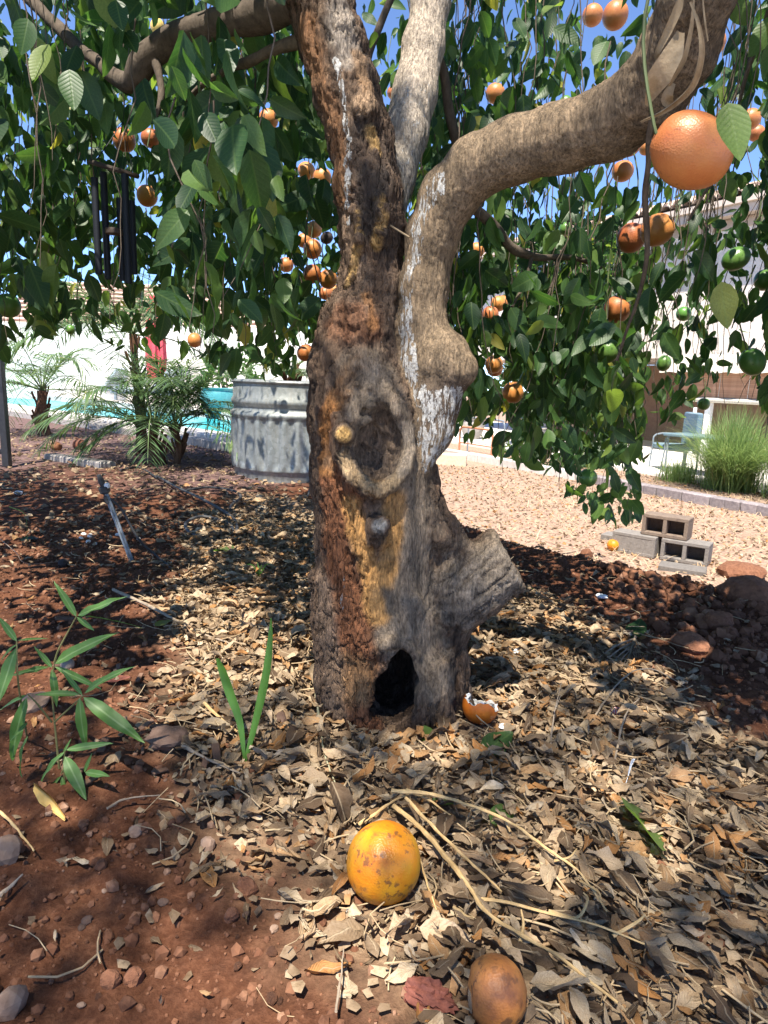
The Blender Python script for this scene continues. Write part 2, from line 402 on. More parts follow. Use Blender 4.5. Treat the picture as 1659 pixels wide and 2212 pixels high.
# roots, stub, strut, bulge
STUB = chain([(955, 1330, 62, TY - .01), (1010, 1270, 72, TY - .02), (1085, 1212, 78, TY - .03)])
EXTRA += [(chain([(880, 1040, 60, TY - .02), (915, 1100, 44, TY - .03), (955, 1150, 38, TY - .03), (980, 1166, 28, TY - .03)]), 0.02), (chain([(955, 1180, 40, TY - .0), (985, 1235, 42, TY - .0)]), 0.02),
          (chain([(960, 1330, 40, TY), (985, 1440, 26, TY - .03), (992, 1530, 27, TY - .05), (985, 1600, 34, TY - .06)]), 0.02),
          (chain([(715, 1330, 40, TY - .04), (718, 1470, 34, TY - .06), (735, 1580, 44, TY - .06)]), 0.025),
          (chain([(700, 1300, 24, TY - .02), (690, 1250, 20, TY - .02), (705, 1200, 14, TY - .02)]), 0.015),
          (chain([(930, 1440, 54, TY - .06), (930, 1560, 46, TY - .10), (925, 1620, 50, TY - .10)]), 0.02),
          (chain([(770, 1400, 60, TY - .05), (765, 1500, 62, TY - .07), (772, 1610, 60, TY - .09)]), 0.03),
          (chain([(770, 860, 40, TY - .06), (745, 900, 38, TY - .08), (700, 800, 30, TY - .04)]), 0.03)]
S = lambda px, py, dy=0.0: surf(px, py) + np.array([0, dy, 0])
def on(spec):                     # [(px, py, rpx, sink)] on the bark
    pts = [surf(a, b) for a, b, _, _ in spec]; pts = [q + nrm(q - CAM) * s[3] for q, s in zip(pts, spec)]
    return pts, [s[2] * mpx(q) for s, q in zip(spec, pts)]
LIPS = [(on([(737, 935, 25, -.004), (742, 985, 23, -.007), (758, 1022, 22, -.009), (785, 1048, 22, -.010), (815, 1058, 22, -.010), (845, 1047, 19, -.009), (870, 1020, 17, -.006), (884, 975, 16, -.003), (880, 925, 16, -.001), (862, 880, 14, .001), (840, 850, 12, .002)]), 0.007),
        (on([(737, 935, 25, .0), (746, 938, 23, -.022)]), 0.008),                     # cut knob
        (on([(728, 905, 12, .0), (722, 922, 14, .003)]), 0.010),
        (on([(845, 868, 12, .002), (862, 890, 14, -.004), (872, 915, 12, .004)]), 0.008),
        (on([(800, 872, 13, .002), (803, 876, 12, -.014)]), 0.007),
        (on([(770, 828, 8, .001), (771, 829, 7, -.006)]), 0.006), (on([(797, 836, 8, .0), (798, 838, 6, -.008)]), 0.006), (on([(748, 850, 10, .002), (749, 852, 8, -.004)]), 0.006),
        (on([(800, 905, 10, .0), (770, 915, 12, .004), (760, 950, 10, .006)]), 0.010),
        (on([(816, 1158, 30, .004), (820, 1140, 25, -.014), (822, 1136, 20, -.026)]), 0.010),    # grey knob
        (on([(752, 1155, 15, .004), (765, 1185, 14, .004)]), 0.010),
        (on([(808, 1412, 10, .002), (826, 1394, 12, -.004), (850, 1387, 13, -.006), (878, 1396, 12, -.005), (899, 1418, 11, .001)]), 0.010),
        (on([(893, 1440, 14, .004), (908, 1500, 14, .004), (925, 1560, 13, .006)]), 0.015),
        (on([(898, 1300, 14, .004), (905, 1320, 12, .004)]), 0.012),
        (on([(958, 1300, 10, .003), (985, 1380, 9, .003), (965, 1440, 9, .004), (975, 1500, 9, .004)]), 0.012),
        (on([(785, 195, 20, .0), (790, 235, 24, -.004), (792, 255, 18, .004)]), 0.012),           # pruned boss above
        (on([(820, 430, 14, .002), (828, 470, 16, .0), (818, 520, 12, .003)]), 0.010),
        (on([(772, 460, 10, .002), (776, 520, 11, .001), (768, 570, 9, .003), (752, 610, 9, .004)]), 0.010),
        (on([(768, 660, 26, .01), (790, 720, 26, .012)]), 0.02)]
HOLC = P(851, 1497, TY - .16); WNDC = surf(818, 962); HOLE2 = surf(808, 948)
HY0 = HOLC[1]
def trunk_sdf(p):
    d = base_sdf(p)
    # the sawn stub: a flared wedge ended by a flat cut
    s = limb_d(p, STUB, 0.02)
    for a, b in (((1066, 1140), (1140, 1285)), ((1140, 1262), (1000, 1400)), ((930, 1200), (1072, 1140))):
        A = P(*a, TY - .03); Bq = P(*b, TY - .03); e = Bq - A; nn = nrm(np.array([-e[2], 0.0, e[0]]))
        if (np.array([P(1010, 1270, TY)[0] - A[0], 0, P(1010, 1270, TY)[2] - A[2]]) @ nn) > 0: nn = -nn
        s = smax(s, ((p - A.astype(np.float32)) @ nn.astype(np.float32)), 0.012)
    cc_ = P(1016, 1138, TY - .03).astype(np.float32); q = (p - cc_) * np.array([1, .35, 1], np.float32); s = smax(s, .040 - np.sqrt((q * q).sum(1)), .012)
    cc_ = P(1150, 1190, TY - .03).astype(np.float32); q = (p - cc_) * np.array([1, .35, 1], np.float32); s = smax(s, .046 - np.sqrt((q * q).sum(1)), .008)
    d = smin(d, s, 0.034)
    # wound
    q = p - WNDC.astype(np.float32); w = (np.sqrt((q[:, 0] / .055) ** 2 + (q[:, 1] / .046) ** 2 + (q[:, 2] / .100) ** 2) - 1) * .045
    d = smax(d, -w, 0.006)
    for c, k in LIPS: d = smin(d, limb_d(p, c, k), k)
    q = p - HOLE2.astype(np.float32); w = (np.sqrt((q[:, 0] / .010) ** 2 + (q[:, 1] / .06) ** 2 + (q[:, 2] / .022) ** 2) - 1) * .010
    d = smax(d, -w, 0.004)
    # hollow at the foot
    q = p - HOLC.astype(np.float32); zz = q[:, 2] / np.where(q[:, 2] > 0, 0.096, 0.100); hw_ = 0.052 * (1 - 0.34 * np.clip(zz, -.6, 1)) * (1 + .10 * np.sin(q[:, 2] * 75))
    w = (np.sqrt(((q[:, 0] - 0.010 * zz - .004) / hw_) ** 2 + zz ** 2) - 1) * .045
    w = np.maximum(w, p[:, 1] - (TY + 0.10))
    cav = p - np.array([HOLC[0], TY + 0.03, HOLC[2] + 0.01], np.float32); cav = (np.sqrt((cav[:, 0] / .070) ** 2 + (cav[:, 1] / .09) ** 2 + (cav[:, 2] / .12) ** 2) - 1) * .07
    d = smax(d, -smin(w, cav, 0.02), 0.008)
    return d
TV, TF = mesh_sdf(trunk_sdf, (-0.55, 0.95, -0.12), (1.05, 2.15, 1.98), 0.0043)
TN = vnormals(TV, TF)

# relief and zones
tp = TV * [1, 1, 1]
def near(px, py, r, soft=0.42, stretch=1.0, s=None):   # soft ball of bark round a point, r in picture units
    c = surf(px, py, trunk_sdf); q = TV - c; q = q * [1, 0.8, 1.0 / stretch]; d = np.linalg.norm(q, axis=1) / (r * mpx(c))
    return ss(1.0 + soft, 1.0 - soft, d + 0.5 * fbm(TV * 38, 3, 77))
def nearline(pts, r, soft=0.42, seed=77):
    W = [surf(a, b, trunk_sdf) for a, b in pts]; d = np.full(len(TV), 9.0)
    for a, b in zip(W[:-1], W[1:]):
        e = b - a; tt = np.clip(((TV - a) @ e) / (e @ e), 0, 1); d = np.minimum(d, np.linalg.norm(TV - a - tt[:, None] * e, axis=1))
    return ss(1.0 + soft, 1.0 - soft, d / (r * mpx(W[0])) + 0.55 * fbm(TV * 38, 3, seed))
dR = limb_d(TV.astype(np.float32), RIGHT, 0.02); dM = limb_d(TV.astype(np.float32), MAIN, 0.03); dS = limb_d(TV.astype(np.float32), SECOND, 0.02)
onR = ss(0.012, -0.008, np.minimum(dR, rcone(TV.astype(np.float32), BUL[0][0], BUL[0][1], *BUL[1])) - dM); onS = ss(0.01, -0.005, dS - np.minimum(dM, dR))
st = TV * [60, 60, 9]; n_st = fbm(st, 4, 1); n_md = fbm(TV * 22, 4, 2); n_fi = fbm(TV * 70, 3, 4); n_lo = fbm(TV * 7, 3, 6)
barkness = np.clip(1 - onR - onS, 0, 1)
zz = TV[:, 2]
greywood = np.clip(nearline([(800, 815), (815, 870), (880, 1000), (900, 1150), (880, 1300), (930, 1470)], 62, .5) + nearline([(1000, 1280), (1090, 1220)], 95, .5) + near(818, 960, 85) + nearline([(850, 1230), (850, 1380)], 42), 0, 1)
sax = nrm(P(1100, 1195, TY) - P(970, 1310, TY)); sl_ = TV @ sax; sp_ = TV - sl_[:, None] * sax; g_st = fbm(np.concatenate([sp_ * 60, (sl_ * 7)[:, None]], 1)[:, [0, 2, 3]] + np.stack([0 * sl_, 0 * sl_, 0 * sl_], 1), 4, 91); onST = nearline([(1010, 1285), (1080, 1235), (1105, 1215)], 85, .3)
n_rd = 1 - 2 * np.abs(fbm(TV * [75, 75, 14] + 2.0 * n_lo[:, None], 3, 51)); n_pl = np.abs(fbm(TV * [34, 34, 11], 3, 52))
disp = barkness * (0.0050 * n_st + 0.0065 * n_md + 0.0026 * n_fi - 0.0075 * ss(.72, .98, n_rd) + .004 * ss(.05, .35, n_pl)) * (1 - 0.72 * greywood) + (onR + onS) * (0.0022 * n_md + 0.0016 * n_st - .0022 * ss(.8, .98, n_rd) + .005 * n_lo + .0035 * onR * fbm(TV * [22, 22, 70], 3, 97) * ss(.15, .4, TV[:, 0]))
rough_zone = np.clip(near(800, 560, 120, .5) + nearline([(770, 640), (700, 800), (690, 1000)], 45) + nearline([(800, 300), (800, 560)], 50), 0, 1) * barkness
disp = disp + onST * (.0045 * g_st - .006 * ss(.86, .98, 1 - 2 * np.abs(g_st)))
disp = disp - .007 * near(818, 975, 52, .4, 1.5) * ss(.70, .95, 1 - 2 * np.abs(fbm(TV * [48, 48, 26], 3, 93)))
disp = disp + near(820, 1142, 24, .5) * (.007 * fbm(TV * 75, 3, 98) + .004 * n_st)
disp = disp + rough_zone * (0.006 * np.abs(fbm(TV * 45, 3, 8)) + 0.004 * n_fi)
disp = disp - 0.004 * greywood * ss(0.55, 0.75, np.abs(np.sin((TV[:, 0] * 70 + 4 * n_lo)))) * 0.5
gum0 = np.clip(nearline([(822, 430), (828, 470), (812, 530)], 13, .4) + nearline([(772, 460), (776, 520), (760, 590), (750, 615)], 9, .4) + nearline([(800, 280), (815, 330)], 12, .4), 0, 1)
disp = disp + gum0 * (.006 + .006 * np.abs(fbm(TV * 80, 2, 61)))
disp = disp - .010 * (1 - 0) * np.clip(nearline([(735, 1095), (712, 1010), (705, 930), (730, 855), (775, 800)], 7, .5), 0, 1) + .006 * nearline([(690, 1000), (700, 1100)], 16, .3)
TV = TV + TN * disp[:, None]

def mixc(c, w, k): return c + (np.asarray(k) - c) * np.clip(w, 0, 1)[:, None]
c = np.tile(np.array([0.095, 0.061, 0.041]), (len(TV), 1))
c = mixc(c, ss(-0.1, 0.5, n_st), (0.155, 0.105, 0.072)); c = mixc(c, ss(0.05, -0.5, n_md) * 0.8, (0.035, 0.024, 0.019))
red = np.clip(nearline([(735, 1060), (720, 1180), (760, 1300), (785, 1480), (790, 1560)], 48) + nearline([(715, 1040), (705, 900)], 28) * .7 + nearline([(740, 690), (790, 700)], 45) * .6, 0, 1)
c = mixc(c, red * 0.9, (0.145, 0.058, 0.026)); c = mixc(c, near(765, 1470, 60) * .7, (0.26, 0.15, 0.07))
orange = np.clip(nearline([(700, 930), (735, 850), (775, 790)], 22) + nearline([(705, 960), (705, 1010)], 18) + nearline([(790, 640), (805, 700)], 14) * .6 + nearline([(800, 1230), (808, 1330)], 14), 0, 1)
c = mixc(c, orange * 0.8, (0.29, 0.13, 0.042))
gw = np.array([0.175, 0.138, 0.102])[None] * (1 + 0.5 * n_st[:, None]); c = c + (gw - c) * (greywood * 0.88)[:, None]
tan = np.clip(nearline([(755, 1095), (785, 1180), (800, 1250), (815, 1330)], 24) + nearline([(855, 1080), (850, 1160), (835, 1250)], 23) + near(815, 1052, 24) * .7 + nearline([(745, 985), (765, 1030)], 12) * .7, 0, 1)
c = mixc(c, tan * 0.92, (0.40, 0.215, 0.075)); c = mixc(c, near(818, 972, 54, .3, 1.6) * .9, (0.115, 0.080, 0.056)); c = mixc(c, near(818, 972, 54, .3, 1.6) * ss(0, .4, n_md) * .8, (0.055, 0.039, 0.029))
lip = nearline([(742, 985), (758, 1022), (785, 1048), (815, 1058), (845, 1047), (870, 1020), (884, 975)], 16, .4); c = mixc(c, lip * .9, (0.30, 0.215, 0.125)); c = mixc(c, nearline([(870, 1020), (884, 975), (880, 925)], 15, .4) * .8, (0.215, 0.18, 0.145))
c = mixc(c, nearline([(1010, 1290), (1080, 1240)], 70, .4) * .85, np.array([0.17, 0.142, 0.115])[None] * (1 + .9 * fbm(TV * [30, 30, 90] @ np.array([[.8, 0, -.6], [0, 1, 0], [.6, 0, .8]]), 3, 63))[:, None])
c = c * (1 + .30 * onST * g_st)[:, None]; c = mixc(c, onST * ss(.80, .95, 1 - 2 * np.abs(g_st)) * .7, (0.07, 0.055, 0.045))
c = mixc(c, near(742, 940, 17, .3), (0.46, 0.285, 0.105)); c = mixc(c, near(820, 1138, 19, .3), (0.26, 0.25, 0.235)); c = mixc(c, near(818, 1160, 16, .4) * .8, (0.07, 0.055, 0.045))
c = mixc(c, ss(0.35, -0.2, np.abs(n_md) * 2) * greywood * 0.35, (0.12, 0.095, 0.075))
lower = nearline([(700, 1280), (712, 1400), (725, 1560)], 30); c = mixc(c, lower * .8, (0.10, 0.07, 0.052))
upl = np.clip(nearline([(660, 60), (690, 180), (730, 330), (735, 420)], 26), 0, 1); c = mixc(c, upl * barkness * 0.8, (0.21, 0.105, 0.05))
c = mixc(c, nearline([(735, 20), (755, 120)], 30) * barkness * .8, (0.30, 0.255, 0.215)); c = mixc(c, nearline([(775, 120), (795, 200)], 16) * barkness * .8, (0.26, 0.16, 0.09))
blk = nearline([(790, 290), (815, 400), (800, 480), (840, 520)], 40); c = mixc(c, blk * barkness * ss(-.25, .3, n_md + .15) * .9, (0.034, 0.027, 0.024))
gum = np.clip(nearline([(822, 430), (828, 470), (812, 530)], 13, .4) + nearline([(772, 460), (776, 520), (760, 590), (750, 615)], 9, .4) + nearline([(800, 280), (815, 330)], 12, .4), 0, 1)
c = mixc(c, gum * .85, (0.36, 0.225, 0.085))
c = mixc(c, near(790, 215, 24, .4), (0.30, 0.20, 0.125))
limbc = np.array([0.195, 0.142, 0.092])[None] * (1 + 0.35 * n_md[:, None] + 0.25 * n_st[:, None]); w = np.clip(onR + onS, 0, 1)
c = c + (limbc - c) * w[:, None]
c = mixc(c, onR * ss(0.30, 0.62, TV[:, 0]) * 0.8, (0.062, 0.043, 0.032)); c = mixc(c, onS * .8, (0.34, 0.30, 0.25)); c = mixc(c, onS * ss(1.25, 1.5, zz), (0.42, 0.35, 0.28)); c = mixc(c, onR * near(960, 870, 60) * .8, (0.075, 0.055, 0.045))  # last mix paints the shade under the limb bulge
c = c * (1 + .28 * n_st + .22 * n_fi)[:, None]; c = np.clip(c, 0.01, 0.7)
paint = np.clip(onR * np.clip(nearline([(925, 985), (945, 900)], 60) + nearline([(882, 860), (868, 720), (876, 600), (902, 490), (925, 425), (950, 390)], 25, .5) * .93 + nearline([(875, 700), (885, 800), (900, 850)], 20, .5) * .8 + nearline([(920, 860), (990, 850)], 26) * .7, 0, 1)
                + onS * nearline([(860, 360), (885, 260), (900, 210)], 60) * 0.72 + barkness * np.clip(nearline([(725, 130), (742, 200), (752, 290), (750, 390), (752, 480)], 11, .5) * 1.0 + nearline([(838, 640), (825, 760), (835, 800)], 20) * .55 + nearline([(742, 1245), (738, 1320)], 7, .4) * .9 + nearline([(1060, 1290), (1110, 1255)], 16) * .7 + near(740, 1060, 14) * .7 + near(712, 745, 12) * .5 + nearline([(800, 480), (790, 380)], 26) * .35, 0, 1), 0, 1)
bm_ = mat('bark', (0.1, 0.07, 0.05), 0.88, 0.22); t = NT(bm_); v = t.coord(); vs = t.coord((9, 9, 1.6))
fine = t.noise(t.coord((3, 3, 1)), 60, 6, 0.7); grain = t.noise(vs, 24, 6, 0.65, 0.6); grit = t.noise(v, 220, 4, 0.7)
base = t.mix(1.0, t.attr('Col', 'Color'), t.ramp(fine, [(0.3, (0.30, 0.28, 0.26)), (0.48, (0.95, 0.95, 0.95)), (0.72, (1.65, 1.6, 1.5))]), 'MULTIPLY')
base = t.mix(0.7, base, t.ramp(grain, [(0.32, (0.38, 0.35, 0.33)), (0.52, (1.0, 1.0, 1.0)), (0.7, (1.4, 1.36, 1.3))]), 'MULTIPLY')
pat = t.math('ADD', t.math('MULTIPLY', t.noise(t.coord((8, 8, 1.7)), 16, 4, 0.62, 0.8), 0.85), t.math('MULTIPLY', t.noise(v, 75, 3, 0.6), 0.15))
pat = t.math('ADD', pat, t.math('MULTIPLY', t.math('SUBTRACT', t.attr('paint'), 1.0), 0.45))
pm = t.math('MULTIPLY', t.fr(pat, 0.455, 0.50), t.fr(t.attr('paint'), 0.08, 0.3))
pm = t.math('MULTIPLY', pm, t.fr(t.noise(v, 140, 4, .7), .32, .5, .35, 1.0))
base = t.mix(pm, base, t.ramp(grit, [(0.3, (0.30, 0.29, 0.28)), (0.65, (0.52, 0.51, 0.49))]))
t.col(base)
hgt = t.math('ADD', t.math('MULTIPLY', grain, 0.8), t.math('ADD', t.math('MULTIPLY', fine, 0.7), t.math('MULTIPLY', grit, 0.25)))
crk = t.fr(t.vor(t.coord((1, 1, .28), rot=(.12, .1, 0)), 62, 'DISTANCE_TO_EDGE'), 0.0, 0.10); hgt = t.math('ADD', hgt, t.math('MULTIPLY', crk, t.math('MULTIPLY', t.attr('crack'), 0.5))); hgt = t.math('ADD', hgt, t.math('MULTIPLY', pm, 0.35)); t.bump(hgt, 1.0, 0.009)
tree = thing('citrus_tree', 'old grapefruit tree with a scarred hollow trunk and drooping leafy limbs', 'tree', (0.0, TY, 0.0))
trunk = obj('trunk', TV, TF, bm_, tree)
fattr(trunk, 'Col', c); fattr(trunk, 'paint', paint); fattr(trunk, 'crack', np.clip(barkness * (1 - .9 * greywood) * ss(-.35, .25, n_lo + .2 * n_md), 0, 1))
# ------------------------------------------------------------------ branches
brm = speckle('branch_bark', (0.055, 0.042, 0.032), (0.13, 0.10, 0.075), 60, 0.9, 0.6, 0.004, stretch=(1, 1, 0.4))
BRW = []
def branch(spec, n=10, name='branch'):
    sp = spline([[*P(a, b, Y), r * mpx(P(a, b, Y))] for a, b, r, Y in spec], 7)
    BRW.append(sp) if spec[0][2] >= 7 else None; pts = sp[:, :3]; pts = pts + 0.006 * np.stack([vnoise(pts * 14, 3), vnoise(pts * 14, 5), vnoise(pts * 14, 7)], 1)
    rr = sp[:, 3] * (1 + 0.12 * vnoise(pts * 25, 9)); V, F = tube(pts, rr, n); return obj(name, V, F, brm, tree)
branch([(665, 8, 34, TY + .06), (560, 28, 35, 1.70), (455, 55, 29, 1.75), (370, 88, 28, 1.80), (315, 128, 27, 1.82), (278, 175, 22, 1.86), (215, 140, 14, 1.92), (140, 75, 13, 2.0), (30, -40, 12, 2.1), (-140, -260, 10, 2.2)], 14)
branch([(330, 112, 12, 1.81), (343, 165, 8, 1.80), (350, 215, 7, 1.79), (335, 262, 4, 1.78)])
branch([(660, 84, 16, 1.66), (590, 105, 12, 1.72), (540, 130, 11, 1.78), (480, 160, 8, 1.9), (400, 215, 5, 2.0)])
branch([(940, 100, 9, 1.9), (962, 180, 11, 1.95), (985, 315, 10, 2.0), (1010, 420, 6, 2.05)])
branch([(860, -40, 8, 1.95), (835, 30, 8, 1.95), (795, 126, 7, 1.95), (790, 220, 4, 2.0)])
branch([(985, 420, 10, 1.9), (1060, 480, 11, 1.95), (1115, 540, 10, 2.0), (1167, 552, 8, 2.05), (1225, 558, 6, 2.1), (1300, 575, 4, 2.2)])
branch([(1205, 552, 5, 2.08), (1200, 590, 4, 2.05), (1185, 640, 3, 2.0)], 6)
branch([(1150, 552, 5, 2.03), (1140, 600, 4, 2.0), (1110, 660, 3, 1.95)], 6)
branch([(1410, 250, 7, 1.25), (1405, 340, 6, 1.3), (1395, 424, 7, 1.35), (1402, 530, 6, 1.4), (1375, 650, 4, 1.5), (1330, 780, 3, 1.6)])
branch([(1660, 20, 6, 1.4), (1610, 160, 5, 1.45), (1570, 330, 4, 1.5), (1480, 480, 3, 1.55)], 6)
for end, r0, aim in ((MAIN[0][-1], MAIN[1][-1], (-1.1, 0.2, 1.0)), (MAIN[0][-1], MAIN[1][-1] * .6, (-0.4, -1.4, 0.9)), (SECOND[0][-1], SECOND[1][-1], (0.3, 1.1, 1.1)), (SECOND[0][-1], .03, (0.9, .4, .9)), (RIGHT[0][-1], RIGHT[1][-1], (0.9, -0.9, 1.0)), (RIGHT[0][-1], .04, (1.1, -0.2, .9)), (np.array([-.62, 2.2, 2.05]), .02, (-1.2, .6, .5))):
    e = np.asarray(end); aim = np.array(aim); sp = np.array([e - 0.05 * nrm(aim), e + aim * .35 + [0, 0, .1], e + aim * .7 + [.05, .05, .12], e + aim * 1.1])
    sp = spline(sp, 6); V, F = tube(sp, np.linspace(r0 * .96, r0 * .3, len(sp)), 10); obj('branch', V, F, brm, tree)
    for k in range(3):
        q = sp[6 + 4 * k]; g = nrm(aim + rng.normal(0, .9, 3) * [1, 1, .3]); sb = spline([q, q + g * .35 + [0, 0, .05], q + g * .7, q + g * .95 - [0, 0, .15]], 5)
        V, F = tube(sb, np.linspace(r0 * .3, .004, len(sb)), 7); obj('branch', V, F, brm, tree)
stm = speckle('dry_strip', (0.19, 0.135, 0.08), (0.33, 0.25, 0.155), 40, 0.8, 0.6, 0.004)
def ribbon(pts, w, curl=1.0, n=5, twist=0.0):   # a curled strip of bark or leaf, two-sided with thickness
    pts = np.asarray(pts, float); t_, N, B = frames(pts); w = np.broadcast_to(w, (len(pts),)); V = []
    for k in range(len(pts)):
        ph = twist * k / len(pts); nn = N[k] * math.cos(ph) + B[k] * math.sin(ph); bb = -N[k] * math.sin(ph) + B[k] * math.cos(ph)
        for u in np.linspace(-1, 1, n):
            a = u * curl; rr = w[k] / 2 / max(curl, .05); V.append(pts[k] + bb * rr * math.sin(a) + nn * rr * (1 - math.cos(a)))
    F = [(k * n + i, k * n + i + 1, (k + 1) * n + i + 1, (k + 1) * n + i) for k in range(len(pts) - 1) for i in range(n - 1)]
    return np.array(V), F
for sp, w, cu in (([(1472, -20, .02), (1462, 20, .03), (1440, 70, .05), (1420, 112, .06), (1424, 132, .05)], [12, 26, 24, 16, 22], 1.2), ([(1470, 70, .03), (1452, 118, .06), (1425, 165, .08), (1396, 228, .07)], [18, 46, 56, 8], .7),
                  ([(1490, 5, .03), (1508, 60, .06), (1512, 120, .08), (1492, 185, .09), (1442, 232, .08), (1384, 262, .07)], [8, 14, 22, 26, 22, 8], 1.5), ([(1498, 0, .02), (1492, 60, .04), (1475, 130, .05), (1445, 185, .06)], [6, 12, 16, 8], 1.2),
                  ([(1516, -10, .02), (1520, 40, .03), (1528, 90, .04)], [8, 10, 7], 1.), ([(1455, 180, .05), (1440, 210, .07), (1452, 232, .06)], [10, 30, 12], .8)):
    pp = [surf(a, b, trunk_sdf, 0.8) if a < 1530 else P(a, b, 1.1) for a, b, _ in sp]; pp = [q - nrm(q - CAM) * s[2] for q, s in zip(pp, sp)]
    wv = np.interp(np.linspace(0, 1, (len(pp) - 1) * 6 + 1), np.linspace(0, 1, len(pp)), w) * mpx(pp[0])
    V, F = ribbon(spline(pp, 6), wv, cu); obj('bark_strip', V, F, stm, tree)
V, F = tube([surf(843, 488) + [0, -.004, 0], surf(880, 515) + [.004, -.012, .0]], .0022, 6); obj('bark_splinter', V, F, stm, tree)

# ------------------------------------------------------------------ leaves
lfm = mat('leaf', (0.05, 0.1, 0.03), 0.45, 0.4); t = NT(lfm)
uvn = t.n('UVMap'); sx = t.n('SeparateXYZ'); t.l(uvn.outputs[0], sx.inputs[0])
rn = t.math('FRACT', t.math('ADD', t.attr('rnd'), t.math('MULTIPLY', t.n('ObjectInfo').outputs['Random'], 1.0)))
gcol = t.ramp(rn, [(0.0, (0.015, 0.042, 0.017)), (0.4, (0.028, 0.070, 0.024)), (0.75, (0.050, 0.108, 0.029)), (0.93, (0.10, 0.165, 0.04)), (0.975, (0.16, 0.21, 0.05)), (1.0, (0.30, 0.26, 0.05))])
du = t.math('ABSOLUTE', t.math('SUBTRACT', sx.outputs[0], 0.5))
mid = t.fr(du, 0.015, 0.045, 1, 0); lat = t.math('SINE', t.math('MULTIPLY', t.math('ADD', sx.outputs[1], t.math('MULTIPLY', du, -0.55)), 62.0))
vein = t.math('MAXIMUM', mid, t.math('MULTIPLY', t.fr(lat, 0.86, 1.0), 0.55))
nz = t.noise(t.coord(), 30, 4, 0.6)
g2 = t.mix(t.fr(nz, 0.35, 0.7), t.mix(1.0, gcol, (0.72, 0.75, 0.7), 'MULTIPLY'), gcol)
g3 = t.mix(t.math('MULTIPLY', vein, 0.26), g2, (0.13, 0.20, 0.06)); t.col(g3)
t.bump(t.math('SUBTRACT', t.math('MULTIPLY', lat, 0.5), vein), 0.16, 0.0015)
tr = t.n('BsdfTranslucent'); tg = t.mix(1.0, g3, (2.9, 2.9, 1.4), 'MULTIPLY'); t.l(tg, tr.inputs[0])
mx = t.n('MixShader'); mx.inputs[0].default_value = 0.42; t.l(t.b.outputs[0], mx.inputs[1]); t.l(tr.outputs[0], mx.inputs[2]); t.l(mx.outputs[0], t.out.inputs[0])

def leaf_template(seed=0, wide=0.30, n=6):
    r = np.random.default_rng(seed); V = [(0, 0, 0)]; uv = [(.5, 0)]; F = []; bend = r.uniform(-.12, .3); fold = r.uniform(.1, .5); tw = r.uniform(-.5, .5); wav = r.uniform(0, .035)
    ts = np.linspace(0.1, 0.93, n)
    for k, tt in enumerate(ts):
        w = wide * math.sin(math.pi * tt ** 0.85) ** 0.75 * (1 - .25 * tt); zb = -bend * tt * tt; a = tw * tt
        for s in (-1, 0, 1):
            x = s * w * math.cos(fold); z = zb + abs(s) * w * math.sin(fold) + (wav * math.sin(tt * 14 + s * 2 + seed) if s else 0)
            V.append((x * math.cos(a) - z * math.sin(a) * .3, tt, z + x * math.sin(a))); uv.append((.5 + .5 * s * w / wide, tt))
    V.append((0, 1.0, -bend * 1.05)); uv.append((.5, 1))
    F += [(0, 2, 1), (0, 3, 2)]
    for k in range(n - 1):
        a = 1 + 3 * k; F += [(a, a + 1, a + 4), (a, a + 4, a + 3), (a + 1, a + 2, a + 5), (a + 1, a + 5, a + 4)]
    a = 1 + 3 * (n - 1); e = len(V) - 1; F += [(a, a + 1, e), (a + 1, a + 2, e)]
    return np.array(V, float), np.array(F), np.array(uv)
LT = [leaf_template(k, 0.27 + 0.02 * (k % 4)) for k in range(8)]
def leaf_frames(ax, nn):
    Yv = nrm(ax); Xv = nrm(np.cross(Yv, nn)); Zv = np.cross(Xv, Yv); return np.stack([Xv, Yv, Zv], 1)   # rows: X, Y, Z
def leaf_field(name, base, M, L, ti, tpl, mat_, parent=None, rnd=None, **kw):
    Vs = []; Fs = []; U = []; Rn = []; n = 0
    for k in range(len(tpl)):
        s = ti == k
        if not s.any(): continue
        T, F, uv = tpl[k]; W = base[s][:, None] + np.einsum('vi,nij->nvj', T, M[s]) * L[s][:, None, None]
        Vs.append(W.reshape(-1, 3)); m_ = s.sum(); Fs.append((F[None] + n + (np.arange(m_) * len(T))[:, None, None]).reshape(-1, F.shape[1]))
        U.append(np.tile(uv, (m_, 1))); Rn.append(np.repeat(rnd[s], len(T))); n += m_ * len(T)
    o = obj(name, np.concatenate(Vs), np.concatenate(Fs), mat_, parent, **kw); uvs(o.data, np.concatenate(U)); fattr(o, 'rnd', np.concatenate(Rn)); return o

# how much of each patch of the view the hanging foliage closes, cell by cell (columns 138 wide, rows 100 high)
MAP = np.array([
 [.96, .95, .92, .92, .90, .9, .82, .82, .80, .62, .62, .85, .9],
 [.96, .95, .93, .92, .92, .9, .80, .84, .82, .66, .40, .85, .9],
 [.96, .95, .94, .94, .93, .9, .82, .84, .84, .72, .25, .62, .9],
 [.94, .94, .94, .94, .95, .9, .80, .80, .55, .50, .32, .50, .9],
 [.94, .93, .93, .95, .95, .9, .8, .82, .86, .62, .40, .55, .9],
 [.92, .70, .78, .92, .94, .9, .9, .92, .92, .78, .62, .78, .9],
 [.90, .62, .82, .76, .93, .9, .9, .95, .95, .95, .85, .74, .9],
 [.62, .22, .45, .55, .72, .7, .9, .95, .98, .98, .62, .45, .9],
 [.03, .0, .0, .0, .10, .2, .5, .92, .98, .98, .48, .16, .8],
 [.0, .0, .0, .0, .0, .0, .2, .30, .75, .90, .08, .0, .2],
 [.0, .0, .0, .0, .0, .0, .0, .0, .16, .60, .0, .0, .1],
 [.0, .0, .0, .0, .0, .0, .0, .0, .02, .45, .0, .22, .3]])
